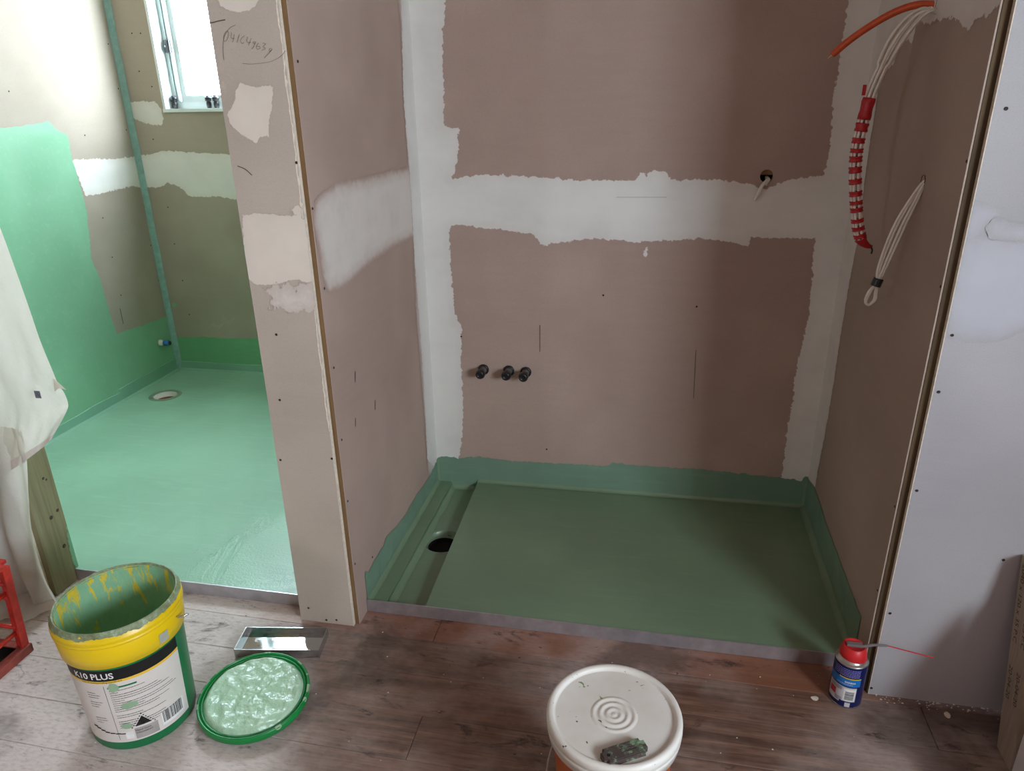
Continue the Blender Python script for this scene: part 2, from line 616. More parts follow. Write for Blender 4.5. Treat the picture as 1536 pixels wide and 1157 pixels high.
def coat(name, parent, axis, val, sgn, polys, mat, lift=0.0006, res=0.009, clip=None, holes=()):
    """a thin coat (compound or paint) lying on the plane axis=val; its outline given as photograph pixels unprojected to that plane,
    or directly as plane coordinates"""
    ia = 1 - axis                                    # horizontal coordinate in the plane
    PP = []
    for poly in polys:
        pts = []
        for q in poly:
            if len(q) == 3:                          # ('w', a, z): plane coordinates
                pts.append((q[1], q[2]))
            else:
                w = on(q[0], q[1], axis, val)
                pts.append((w[ia], w[2]))
        PP.append(np.array(pts))
    al = np.concatenate(PP)
    a0, b0 = al.min(0) - 0.02
    a1, b1 = al.max(0) + 0.02
    if clip:
        a0, a1, b0, b1 = max(a0, clip[0]), min(a1, clip[1]), max(b0, clip[2]), min(b1, clip[3])
    na, nb = max(2, int((a1 - a0) / res) + 1), max(2, int((b1 - b0) / res) + 1)
    ga, gb = np.meshgrid(np.linspace(a0, a1, na), np.linspace(b0, b1, nb), indexing='ij')
    A = np.stack([ga.ravel(), gb.ravel()], 1)
    sd = np.full(len(A), -1.0)
    for P in PP:
        sd = np.maximum(sd, sdist(P, A))
    for (ca, cb, r) in holes:
        sd = np.minimum(sd, (np.hypot(A[:, 0] - ca, A[:, 1] - cb) - r) * 1.0)
    sd = np.clip(sd, -0.05, 0.05)
    S2 = sd.reshape(na, nb)
    idx = np.arange(na * nb).reshape(na, nb)
    mxs = np.maximum.reduce([S2[:-1, :-1], S2[1:, :-1], S2[:-1, 1:], S2[1:, 1:]])
    ii, jj = np.nonzero(mxs > -0.016)
    F = np.stack([idx[ii, jj], idx[ii + 1, jj], idx[ii + 1, jj + 1], idx[ii, jj + 1]], 1)
    used = np.unique(F)
    remap = np.full(na * nb, -1); remap[used] = np.arange(len(used))
    F = remap[F]
    V = np.zeros((len(used), 3))
    V[:, ia] = A[used, 0]; V[:, 2] = A[used, 1]; V[:, axis] = val + sgn * lift
    o = mesh(name, V, F, mat, parent)
    at = o.data.attributes.new('sd', 'FLOAT', 'POINT')
    at.data.foreach_set('value', sd[used].astype(np.float32))
    return o


SCREW = None


def screws(parent, axis, val, sgn, pts, r=0.0034):
    global SCREW
    for (u, v) in pts:
        w = on(u, v, axis, val)
        if SCREW is None:
            V, F = [], []
            n = 10
            for k in range(n):
                t = 2 * math.pi * k / n
                V.append((r * math.cos(t), r * math.sin(t), 0.0))
            for k in range(n):
                t = 2 * math.pi * k / n
                V.append((0.75 * r * math.cos(t), 0.75 * r * math.sin(t), 0.0007))
            V.append((0, 0, 0.0001))
            for k in range(n):
                F.append((k, (k + 1) % n, n + (k + 1) % n, n + k))
                F.append((n + k, n + (k + 1) % n, 2 * n))
            me = bpy.data.meshes.new('screw')
            me.from_pydata(V, [], F)
            me.materials.append(M['screw'])
            SCREW = me
        o = bpy.data.objects.new('screw', SCREW)
        COL.objects.link(o)
        o.parent = parent
        w = np.array(w)
        w[axis] = val + sgn * 0.0012
        o.location = w - OFF[parent.name]
        nrm = Vector((0, 0, 0)); nrm[axis] = sgn
        o.rotation_euler = nrm.to_track_quat('Z', 'Y').to_euler()


def struct(o):
    o['kind'] = 'structure'
    return o


# ------------------------------------------------------------------ the setting
CE = 2.4
XL, YB2, HS = -1.58, 1.522, 0.035      # green room: left wall, back wall, height of the coated floors
W, D = 1.2, 0.661                      # shower alcove
YP = -0.0785                           # face of the right-hand front wall
YF = -0.065                            # face of the stub wall

# timber floor: each board its own piece
floor = bpy.data.objects.new('floor', None)
COL.objects.link(floor)
OFF['floor'] = np.zeros(3)
tag(floor, 'worn brown hardwood strip floor with dust and dark stains', kind='structure')
pw = 0.1145
tilt = -0.012
ri = random.Random(3)
k = 0
row = 0
y1 = 0.027
while y1 > -3.4:
    y0 = y1 - pw
    x = -2.4
    first = True
    cuts = [-2.4]
    fixed = {3: [0.25], 1: [-1.1, 1.32]}.get(row)
    if fixed:
        cuts += fixed
    else:
        c = -2.4 + ri.uniform(0.7, 1.6)
        while c < 2.0:
            cuts.append(c); c += ri.uniform(1.2, 2.1)
    cuts.append(2.2)
    for a, b in zip(cuts[:-1], cuts[1:]):
        gp = 0.0005
        dz = ri.uniform(-0.0008, 0.0004)
        bm = bmesh.new()
        vs = [bm.verts.new(v) for v in boxv(a + gp, b - gp, y0 + gp, y1 - gp, -0.02, dz)]
        for f in BOXF:
            bm.faces.new([vs[i] for i in f])
        top = [e for e in bm.edges if all(v.co.z > -0.01 for v in e.verts)]
        bmesh.ops.bevel(bm, geom=top, offset=0.0009, segments=1, affect='EDGES')
        for v in bm.verts:
            v.co.y += tilt * (v.co.x - 0.5)
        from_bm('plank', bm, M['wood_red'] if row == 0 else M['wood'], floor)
    y1 = y0
    row += 1
struct(box('subfloor', (-2.5, 2.3, -3.5, 1.7, -0.06, -0.025), M['dark']))

# ceilings and outer walls of the front room
struct(box('ceiling', (-2.5, 2.3, -3.5, 1.7, CE, CE + 0.05), M['board_brown']))
struct(box('ceiling_bathroom', (XL, -0.158, 0.011, YB2, CE - 0.012, CE - 0.001), M['white_wall']))
struct(boxes('wall_right', [(2.2, 2.3, -3.5, WR['y0'], 0, CE), (2.2, 2.3, WR['y1'], 0.2, 0, CE),
                            (2.2, 2.3, WR['y0'], WR['y1'], 0, WR['z0']), (2.2, 2.3, WR['y0'], WR['y1'], WR['z1'], CE)], M['board_brown']))
struct(boxes('wall_behind', [(-2.5, WF['x0'], -3.5, -3.4, 0, CE), (WF['x1'], 2.3, -3.5, -3.4, 0, CE),
                             (WF['x0'], WF['x1'], -3.5, -3.4, 0, WF['z0']), (WF['x0'], WF['x1'], -3.5, -3.4, WF['z1'], CE)], M['board_brown']))
struct(box('wall_outer_left', (-2.5, -2.4, -3.5, 0.1, 0, CE), M['board_brown']))

# shower alcove, back wall with the round cable hole
HX, HZ, HR = 0.978, 1.047, 0.017
P2, F2 = plate_hole(-0.01, W + 0.01, 0.0, CE, HX, HZ, HR)
V = [(a, D, b) for a, b in P2] + [(a, D + 0.01, b) for a, b in P2]
n2 = len(P2)
FF = list(F2) + [tuple(i + n2 for i in f)[::-1] for f in F2]
L2 = n2 // 2
FF += [(2 * i, (2 * i + 2) % n2, (2 * i + 2) % n2 + n2, 2 * i + n2) for i in range(L2)]
wab = struct(mesh('wall_alcove_back', V, FF, M['board_brown']))
boxes('cavity', [(HX - 0.07, HX + 0.07, D + 0.06, D + 0.07, HZ - 0.07, HZ + 0.07), (HX - 0.07, HX - 0.06, D + 0.0101, D + 0.06, HZ - 0.07, HZ + 0.07), (HX + 0.06, HX + 0.07, D + 0.0101, D + 0.06, HZ - 0.07, HZ + 0.07),
                 (HX - 0.07, HX + 0.07, D + 0.0101, D + 0.06, HZ - 0.07, HZ - 0.06), (HX - 0.07, HX + 0.07, D + 0.0101, D + 0.06, HZ + 0.06, HZ + 0.07)], M['dark'], wab)
box('noggin', (HX - 0.06, HX + 0.06, D + 0.012, D + 0.05, HZ + 0.002, HZ + 0.06), M['stud'], wab)
band_back = [
    [(668, -40), (668, 0), (667, 38), (663, 45), (665, 110), (666, 190), (688, 193), (688, 230), (682, 255), (676, 268), (720, 262), (800, 265),
     (870, 271), (955, 270), (959, 258), (966, 257), (968, 268), (975, 256), (1000, 259), (1009, 270), (1080, 270), (1120, 276), (1150, 284), (1180, 270), (1236, 263),
     (1245, 220), (1250, 150), (1258, 100), (1265, 50), (1272, 0), (1278, -40), ('w', 1.26, 1.9), ('w', 1.26, 0.02), (1168, 770),
     (1172, 712), (1176, 690), (1181, 640), (1189, 600), (1196, 545), (1207, 500), (1212, 480), (1218, 420), (1222, 358), (1150, 357), (1125, 355), (1124, 374), (1110, 365),
     (1060, 358), (960, 363), (890, 358), (850, 363), (812, 368), (800, 352), (750, 344), (720, 341), (690, 337), (674, 340), (676, 400), (682, 470), (692, 490),
     (692, 560), (695, 600), (694, 650), (688, 690), (686, 760), ('w', -0.06, 0.02), ('w', -0.06, 1.9)],
    [(965, 373), (970, 372), (971, 386), (966, 386)]]
clipb = (0.0, W, HS, CE)
coat('joint_compound', wab, 1, D, -1, band_back, M['compound'], clip=clipb, holes=[(HX, HZ, HR)])
green_back = [[('w', -0.02, 0.0), (655, 690), (662, 684), (685, 687), (720, 685), (760, 691), (800, 693), (850, 696), (912, 699), (916, 694), (950, 698), (1000, 701),
               (1060, 705), (1140, 713), (1175, 717), (1203, 722), (1206, 714), (1212, 714), (1214, 722), ('w', 1.25, 0.12), ('w', 1.25, 0.0)]]
coat('waterproofing_coat', wab, 1, D, -1, green_back, M['membrane_alcove'], lift=0.0014, clip=(0.0, W, 0, CE))
screws(wab, 1, D, -1, [(820, 674), (692, 505), (1045, 460), (905, 443)], 0.003)
strip_ribbon('scratch', [[on(810, y, 1, D - 0.0015) for y in (488, 500, 528)]], 0.0016, M['crack'], wab, (0, -1, 0))
strip_ribbon('scratch', [[on(1044 - (y - 525) * 0.05, y, 1, D - 0.0015) for y in (525, 560, 598)]], 0.0014, M['crack'], wab, (0, -1, 0))
strip_ribbon('scratch', [[on(x, 296, 1, D - 0.0015) for x in (925, 960, 1000)]], 0.0007, M['crack'], wab, (0, -1, 0))

# alcove left wall
wal = struct(box('wall_alcove_left', (-0.003, 0, -0.053, D, 0, CE), M['board_brown']))
left_poly = [
    [(596, -40), (598, 0), (602, 40), (606, 150), (613, 254), (600, 258), (588, 259), (580, 263), (545, 272), (505, 281), (487, 291), (474, 306), (472, 330), (480, 372),
     (487, 420), (494, 433), (510, 428), (522, 420), (540, 402), (560, 386), (590, 366), (620, 352), (625, 470), (632, 560), (638, 640), (642, 702), (650, 730),
     ('w', 0.70, 0.02), ('w', 0.70, 1.9)]]
coat('joint_compound', wal, 0, 0.0, 1, left_poly, M['compound_thin'], clip=(-0.053, D, HS, CE))
coat('joint_compound', wal, 0, 0.0, 1, [[(599, -40), (601, 0), (605, 150), (614, 260), (622, 400), (628, 480), (634, 560), (641, 690), ('w', 0.70, 0.02), ('w', 0.70, 1.9)]],
     M['compound'], lift=0.001, clip=(-0.053, D, HS, CE))
green_left = [[(660, 684), (656, 688), (645, 712), (632, 733), (626, 740), (610, 768), (595, 790), (578, 806), (576, 817), (560, 842), (553, 858), ('w', 0.001, 0.125),
               ('w', 0.0, 0.0), ('w', 0.7, 0.0), ('w', 0.7, 0.12)]]
coat('waterproofing_coat', wal, 0, 0.0, 1, green_left, M['membrane_alcove'], lift=0.0016, clip=(0.002, D, 0, CE))
screws(wal, 0, 0.0, 1, [(446, 92), (468, 313), (486, 433), (500, 552), (512, 660), (521, 752), (532, 846), (558, 836)], 0.003)
strip_ribbon('scratch', [[on(563, y, 0, 0.0014) for y in (600, 607, 615)], [on(533.5, y, 0, 0.0014) for y in (627, 634, 640)], [on(533, y, 0, 0.0014) for y in (557, 565, 574)]],
             0.003, M['crack'], wal, (1, 0, 0))

# alcove right wall
war = struct(box('wall_alcove_right', (W, W + 0.003, -0.066, D, 0, CE), M['board_drab']))
right_poly = [[('w', 0.70, 0.02), (1220, 745), (1230, 690), (1240, 640), (1250, 580), (1262, 500), (1275, 420), (1287, 360), (1290, 330), (1303, 230), (1320, 120), (1330, 105),
               (1340, 97), (1346, 82), (1358, 60), (1368, 66), (1374, 44), (1379, 30), (1390, 36), (1420, 26), (1440, 30), (1452, 50), (1462, 28), (1490, 18), (1512, -10), ('w', -0.06, 2.0), ('w', 0.7, 2.0)]]
coat('joint_compound', war, 0, W, -1, right_poly, M['compound'], clip=(-0.066, D, HS, CE))
green_right = [[('w', 0.7, 0.0), ('w', 0.7, 0.13), (1212, 716), (1222, 730), (1232, 760), (1241, 790), (1262, 845), (1275, 880), (1290, 920), (1304, 948), (1306, 975), ('w', 0.0, 0.0)]]
coat('waterproofing_coat', war, 0, W, -1, green_right, M['membrane_alcove'], lift=0.0016, clip=(0.0, D, 0, CE))
screws(war, 0, W, -1, [(1451, 242), (1412, 430), (1343, 760), (1317, 886)], 0.003)
for (u, v, r) in ((1401, 5, 0.017), (1385, 271, 0.011)):
    w_ = on(u, v, 0, W)
    lathe('cable_hole', [(r, 0.0), (r, -0.004), (0.0005, -0.004)], (W - 0.0012, w_[1], w_[2]), M['dark'], war, 20, True, (-1, 0, 0))
screws(war, 0, W, -1, [], 0.003)

# right-hand front wall board and its stud
wfr = struct(box('wall_front_right', (1.218, 2.2, YP, YP + 0.01, 0, CE), M['board_white']))
coat('joint_compound', wfr, 1, YP, -1, [[('w', 1.214, 1.075), ('w', 1.26, 1.062), (1447, 362), (1536, 362), ('w', 2.2, 1.06), ('w', 2.2, 0.86), (1580, 480), (1536, 494), (1500, 506), (1477, 509), (1450, 507), (1428, 503), ('w', 1.212, 0.9)]],
     M['compound_white'], clip=(1.218, 2.2, 0, CE))
coat('joint_compound', wfr, 1, YP, -1, [[(1486, 338), (1498, 331), (1512, 340), (1536, 342), (1560, 350), (1536, 359), (1490, 352)]], M['compound_white'], lift=0.0014, clip=(1.218, 2.2, 0, CE))
screws(wfr, 1, YP, -1, [(1509, 163), (1428, 503), (1408, 588), (1375, 736), (1335, 920), (1307, 1032), (1505, 840)], 0.0038)
tm = struct(box('trim_right_stud', (W + 0.0035, W + 0.1, -0.067, 0.02, 0, CE), M['stud_dark']))
box('board_edge', (1.2165, 1.218, YP - 0.0002, YP + 0.01, 0, CE), M['gypsum'], wfr)

# stub wall between the two wet areas
wst = struct(box('wall_stub', (-0.158, -0.0125, YF, YF + 0.01, 0, CE), M['board_grey']))
# ragged cut edge of the board, bare gypsum showing
V, F = [], []
nz = 260
for i in range(nz + 1):
    z = 2.3 * i / nz
    w1 = 0.0045 + 0.003 * noise.noise((0, 3.3, z * 22)) + 0.002 * noise.noise((0, 8.3, z * 90)) if z > 0.55 else 0.0012 + 0.0006 * noise.noise((0, 1.3, z * 40))
    w1 = max(0.0006, w1)
    V += [(-0.0125 - w1, YF - 0.0005, z), (-0.0122, YF + 0.0004 + 0.001 * noise.noise((5, 2, z * 60)), z), (-0.0122, YF + 0.01, z)]
for i in range(nz):
    for k in (0, 1):
        F.append((3 * i + k, 3 * i + k + 1, 3 * i + k + 4, 3 * i + k + 3))
mesh('board_edge', V, F, M['gypsum'], wst)
box('corner_stud', (-0.1, -0.0035, YF + 0.0105, 0.02, 0, CE), M['stud'], wst)
coat('joint_compound', wst, 1, YF, -1, [
    [(362, 322), (400, 320), (440, 325), (463, 331), (468, 375), (472, 427), (448, 421), (425, 422), (415, 428), (380, 426), (370, 415)],
    [(436, 310), (452, 309), (453, 328), (440, 322)]], M['compound_cream'], clip=(-0.158, -0.0125, 0, CE))
coat('joint_compound', wst, 1, YF, -1, [
    [(325, -20), (392, -20), (388, 5), (380, 13), (360, 20), (345, 16), (330, 8)],
    [(341, 172), (348, 160), (354, 150), (356, 122), (385, 131), (410, 129), (408, 165), (402, 185), (404, 208), (391, 201), (387, 215), (372, 208), (355, 196), (345, 186)]],
     M['compound_cream'], clip=(-0.158, -0.0125, 0, CE))
coat('joint_compound', wst, 1, YF, -1, [
    [(399, 430), (412, 427), (424, 432), (432, 424), (444, 436), (456, 424), (474, 422), (477, 466), (452, 466), (438, 468), (420, 464), (402, 463), (410, 450)]],
     M['compound_rough'], lift=0.0014, clip=(-0.158, -0.0125, 0, CE))
screws(wst, 1, YF, -1, [(445, 244), (421, 690), (498, 688), (490, 930), (505, 930), (415, 502), (463, 912), (420, 600)], 0.003)


def zp(pts):
    return crom([on(320 + x / 12.855, 20 + y / 12.855, 1, YF - 0.0012) for x, y in pts], 4)


ell = [(245 + 42 * math.cos(t) + 22 * math.sin(t), 440 - 100 * math.sin(t)) for t in np.linspace(0, 2 * math.pi, 12)]
num = [ell, [(350, 370), (345, 470), (380, 488), (408, 484)], [(405, 400), (392, 480), (372, 560)], [(507, 400), (480, 480), (458, 562)], [(602, 430), (545, 480), (525, 540), (560, 582), (590, 560)],
       [(662, 450), (645, 540), (690, 566), (722, 556)], [(732, 480), (705, 550), (680, 620)], [(810, 545), (770, 550), (785, 592), (818, 550), (790, 620), (745, 692)],
       [(875, 568), (830, 640), (852, 692), (905, 670), (890, 636), (845, 640)], [(950, 572), (1012, 592), (960, 640), (1005, 680), (928, 716)],
       [(1132, 680), (1082, 684), (1088, 738), (1136, 694), (1060, 780), (980, 862)], [(205, 900), (188, 700), (205, 480), (300, 300), (430, 220)],
       [(560, 965), (720, 978), (900, 965), (1120, 925), (1300, 830), (1390, 720)]]
strip_ribbon('pencil_number', [zp(q) for q in num], 0.0009, M['pencil'], wst, (0, -1, 0))
strip_ribbon('crack', [zp([(-60, 180), (0, 176), (90, 150), (230, 124)])], 0.0018, M['crack'], wst, (0, -1, 0))
strip_ribbon('crack', [crom([on(x, y, 1, YF - 0.0012) for x, y in ((356, 249), (368, 254), (378, 263))], 4)], 0.0016, M['crack'], wst, (0, -1, 0))

# green room
wrr = struct(box('wall_divider', (-0.158, -0.148, YF + 0.01, YB2, 0, CE), M['board_taupe']))
coat('waterproofing_coat', wrr, 0, -0.158, -1, [[('w', -0.1, 0.0), ('w', -0.1, 1.2), ('w', 1.0, 1.22), ('w', 1.6, 1.15), ('w', 1.6, 0.0)]], M['membrane'], lift=0.0012, res=0.02, clip=(0, YB2, 0, CE))
wll = struct(box('wall_left', (XL - 0.01, XL, -0.05, YB2 + 0.01, 0, CE), M['board_taupe']))
coat('joint_compound', wll, 0, XL, 1, [[(108, 242), (113, 239), (170, 238), (204, 235), (240, 233), (240, 284), (215, 284), (200, 279), (186, 282), (170, 285), (150, 291), (128, 294)]], M['compound'], clip=(0, YB2, 0, CE))
coat('waterproofing_coat', wll, 0, XL, 1, [[('w', -0.3, 1.2), (-60, 192), (0, 192), (30, 190), (45, 187), (72, 182), (85, 195), (101, 203), (108, 240), (118, 272), (130, 318), (137, 390), (150, 420), (158, 450),
                                           (175, 501), (200, 492), (225, 484), (240, 478), (256, 472), ('w', 1.6, 0.36), ('w', 1.6, 0.0), ('w', -0.3, 0.0)]], M['membrane'], lift=0.0012, res=0.012, clip=(0, YB2, 0, CE))
screws(wll, 0, XL, 1, [(162, 66), (177, 133), (189, 195), (127, 203), (13, 137), (154, 327), (217, 311), (168, 386), (226, 368), (238, 421), (181, 443)], 0.004)
strip_ribbon('scratch', [[on(180 + (y - 463) * 0.22, y, 0, XL + 0.002) for y in (463, 475, 486)]], 0.004, M['crack'], wll, (1, 0, 0))

wb2 = struct(boxes('wall_back', [(XL, WB['x0'], YB2, YB2 + 0.01, 0, CE), (WB['x1'], -0.148, YB2, YB2 + 0.01, 0, CE),
                                 (WB['x0'], WB['x1'], YB2, YB2 + 0.01, 0, WB['z0']), (WB['x0'], WB['x1'], YB2, YB2 + 0.01, WB['z1'], CE)], M['board_taupe']))
coat('joint_compound', wb2, 1, YB2, -1, [[(190, 154), (215, 152), (232, 152), (240, 160), (246, 178), (243, 188), (228, 188), (205, 180), (192, 170)]], M['compound'], clip=(XL, WB['x0'], 0, CE))
coat('joint_compound', wb2, 1, YB2, -1, [[(190, 234), (212, 233), (230, 231), (243, 226), (300, 229), (348, 233), ('w', -0.2, 1.06), ('w', -0.2, 0.87), (356, 300), (330, 295), (285, 295), (275, 285), (262, 277), (250, 275), (240, 281), (225, 281), (190, 285)]],
     M['compound'], clip=(XL, -0.158, 0, CE))
coat('waterproofing_coat', wb2, 1, YB2, -1, [[('w', -1.7, 0.0), ('w', -1.7, 0.19), (258, 505), (275, 506), (300, 505), (345, 508), (386, 508), ('w', -0.1, 0.17), ('w', -0.1, 0.0)]], M['membrane_bright'], lift=0.0012, clip=(XL, -0.158, 0, CE))
coat('waterproofing_coat', wb2, 1, YB2, -1, [[(258, 455), (266, 453), (266, 460), (259, 461)]], M['membrane'], lift=0.0012, clip=(XL, -0.158, 0, CE))
screws(wb2, 1, YB2, -1, [(198, 50), (211, 50), (209, 107), (228, 130), (230, 209), (252, 311), (262, 366), (274, 421), (284, 472)], 0.004)
# taped internal corner
V, F = [], []
for i in range(61):
    z = HS + (CE - HS) * i / 60
    j = 0.003 * noise.noise((2, 5, z * 9))
    a, b = 0.024 + j, 0.02 - j
    V += [(XL + 0.002, YB2 - a, z), (XL + 0.008, YB2 - 0.008, z), (XL + b, YB2 - 0.002, z)]
for i in range(60):
    F += [(3 * i, 3 * i + 1, 3 * i + 4, 3 * i + 3), (3 * i + 1, 3 * i + 2, 3 * i + 5, 3 * i + 4)]
struct(mesh('trim_corner_tape', V, F, M['sealant'], None, True))

# partition left of the opening, its end stud and the header over the opening
wpt = struct(boxes('wall_partition', [(-2.4, -0.89, -0.1, -0.09, 0, CE), (-2.4, -0.89, 0.0, 0.01, 0, CE), (-0.87, -0.158, -0.05, 0.0, 2.1, CE), (-1.0, -0.96, -0.09, 0.0, 0, CE)], M['board_grey']))
V, F = [], []
for i in range(81):
    z = 2.0 * i / 80
    j = 0.004 * noise.noise((1, 4, z * 30))
    V += [(-0.8885 + j, -0.101, z), (-0.8875 + 0.5 * j, -0.09, z)]
for i in range(80):
    F.append((2 * i, 2 * i + 1, 2 * i + 3, 2 * i + 2))
mesh('board_edge', V, F, M['gypsum'], wpt)
st = struct(box('trim_opening_stud', (-0.915, -0.87, -0.09, 0.001, 0, CE), M['stud_green'], None, 0.002))
for (y, z, r) in ((-0.02, 0.335, 0.004), (-0.03, 0.22, 0.006), (-0.005, 0.228, 0.005), (-0.016, 0.12, 0.006), (-0.012, 0.327, 0.003)):
    lathe('knot', [(r, 0), (r * 0.6, 0.0006), (0.0003, 0.0006)], (-0.87, y - 0.01, z), M['ink'], st, 12, True, (1, 0, 0))
coat('waterproofing_coat', st, 0, -0.87, 1, [[('w', -0.012, 0.03), ('w', -0.012, 0.1), ('w', -0.006, 0.16), ('w', 0.01, 0.2), ('w', 0.01, 0.0)]], M['membrane'], clip=(-0.08, 0.0, 0, 0.4), res=0.004)


# coated floors -------------------------------------------------
def hole_floor(name, x0, x1, y0, y1, z, cx, cy, r, mat):
    P, F = plate_hole(x0, x1, y0, y1, cx, cy, r)
    return mesh(name, [(a, b, z) for a, b in P], F, mat)


YS = -0.012                                     # left threshold strip
fg = struct(boxes('floor_bathroom', [(XL, -0.158, YS, 0.9, 0.0, HS)], M['membrane_wet']))
DX, DY = -1.434, 1.20
P2, F2 = plate_hole(XL, -0.158, 0.9, YB2, DX, DY, 0.052)
mesh('floor_slab', [(a, b, HS) for a, b in P2], F2, M['membrane_wet'], fg)
drain = lathe('floor_waste', [(0.07, HS + 0.0005), (0.062, HS + 0.004), (0.054, HS + 0.003), (0.050, HS), (0.049, HS - 0.05), (0.047, HS - 0.05)], (DX, DY, 0), M['membrane_solid'], fg, 40)
lathe('waste_pipe', [(0.0498, HS - 0.001), (0.047, HS - 0.001), (0.047, HS - 0.055)], (DX, DY, 0), M['pvc'], drain, 40)
lathe('earth', [(0.05, HS - 0.024), (0.0005, HS - 0.026)], (DX, DY, 0), plain('reddish_earth', srgb(120, 66, 40), 0.9, 0, 0.4, 60), drain, 24)

fa = struct(boxes('floor_alcove', [(0, 0.05, 0.0, D, 0.0, 0.026)], M['membrane_solid']))
# slab falls away in a straight edge to the linear drain channel
xe0, xe1 = 0.160, 0.142
mesh('floor_slab', [(xe0, 0, 0), (W, 0, 0), (W, D, 0), (xe1, D, 0), (xe0, 0, HS - 0.002), (W, 0, HS), (W, D, HS + 0.004), (xe1, D, HS)], BOXF, M['membrane_solid'], fa)
AX, AY = 0.110, 0.335
P2, F2 = plate_hole(0.05, 0.17, 0.0, D, AX, AY, 0.058)
mesh('drain_channel', [(a, b, 0.004) for a, b in P2], F2, M['membrane_solid'], fa)
lathe('channel_waste', [(0.066, 0.0045), (0.060, 0.007), (0.056, 0.004), (0.054, -0.012), (0.046, -0.013), (0.044, -0.05)], (AX, AY, 0), M['membrane_solid'], fa, 40)
lathe('waste_pipe', [(0.0455, -0.012), (0.043, -0.014), (0.043, -0.056)], (AX, AY, 0), M['dark'], fa, 40)
lathe('waste_pipe_glint', [(0.0425, -0.056), (0.0005, -0.056)], (AX, AY, 0), plain('pale_pipe_glint', srgb(150, 140, 128), 0.8, 0, 0.5, 90), fa, 24)  # pale disc, painted stand-in for light glinting up from below
lathe('waste_lug', [(0.0035, 0), (0.0035, 0.004), (0.0005, 0.004)], (AX + 0.004, AY + 0.0535, -0.006), M['membrane_solid'], fa, 12, True, (0, -1, 0.3))


def fillet(name, p0, p1, n1, n2, mat, parent, w=0.012):
    """sealant cove along an internal corner"""
    V, F = [], []
    p0, p1, n1, n2 = (np.array(q, float) for q in (p0, p1, n1, n2))
    N = 70
    for i in range(N + 1):
        q = p0 + (p1 - p0) * i / N
        j = 1 + 0.22 * noise.noise(Vector(q * 14)) + 0.12 * noise.noise(Vector(q * 60))
        a = w * j
        for t in (0, 0.33, 0.67, 1):
            ang = t * math.pi / 2
            V.append(q + n1 * (a * (1 - math.sin(ang) * 0.92)) + n2 * (a * (1 - math.cos(ang) * 0.92)))
    for i in range(N):
        for k in range(3):
            F.append((4 * i + k, 4 * i + k + 1, 4 * i + k + 5, 4 * i + k + 4))
    return mesh(name, V, F, mat, parent, True)


fm = M['membrane_solid']
fillet('sealant_fillet', (0.001, 0, 0.026), (0.001, D, 0.026), (1, 0, 0), (0, 0, 1), fm, fa)
fillet('sealant_fillet', (W - 0.001, 0, HS), (W - 0.001, D, HS + 0.004), (-1, 0, 0), (0, 0, 1), fm, fa, 0.016)
fillet('sealant_fillet', (xe1, D - 0.001, HS), (W, D - 0.001, HS + 0.004), (0, -1, 0), (0, 0, 1), fm, fa, 0.011)
fillet('sealant_fillet', (0.05, D - 0.001, 0.004), (xe1, D - 0.001, 0.004), (0, -1, 0), (0, 0, 1), fm, fa, 0.014)
fillet('sealant_fillet', (0.001, D - 0.001, 0.026), (0.001, D - 0.001, 0.11), (1, 0, 0), (0, -1, 0), fm, fa, 0.008)
fillet('sealant_fillet', (0.05, 0, 0.004), (0.05, D, 0.004), (1, 0, 0), (0, 0, 1), fm, fa, 0.016)
fillet('sealant_fillet', (W - 0.001, D - 0.001, HS), (W - 0.001, D - 0.001, 0.13), (-1, 0, 0), (0, -1, 0), fm, fa, 0.008)


# reinforcing bandage bedded in the coat along the wall-floor joints of the green room
def bandage(name, p0, p1, nrm, h, parent):
    V, F = [], []
    p0, p1, nrm = (np.array(q, float) for q in (p0, p1, nrm))
    N = 80
    for i in range(N + 1):
        q = p0 + (p1 - p0) * i / N
        hh = h * (1 + 0.1 * noise.noise(Vector(q * 9)))
        V += [q + nrm * 0.012, q + nrm * 0.0035 + (0, 0, 0.01), q + nrm * 0.0032 + (0, 0, hh), q + nrm * 0.0008 + (0, 0, hh + 0.003)]
    for i in range(N):
        for k in range(3):
            F.append((4 * i + k, 4 * i + k + 1, 4 * i + k + 5, 4 * i + k + 4))
    return mesh(name, V, F, M['membrane_dry'], parent, False)


bandage('bandage', (XL, 0.0, HS), (XL, 1.10, HS), (1, 0, 0), 0.045, fg)
bandage('bandage', (XL, 1.10, HS), (XL, YB2, HS), (1, 0, 0), 0.06, fg)
bandage('bandage', (XL, YB2, HS), (-0.158, YB2, HS), (0, -1, 0), 0.042, fg)

# aluminium threshold angles
struct(boxes('trim_alcove_threshold', [(0.001, W - 0.001, -0.003, 0.0, 0.0, HS + 0.001)], M['alu']))
struct(boxes('trim_bathroom_threshold', [(-0.868, -0.159, YS - 0.003, YS, 0.0, HS + 0.001)], M['alu']))

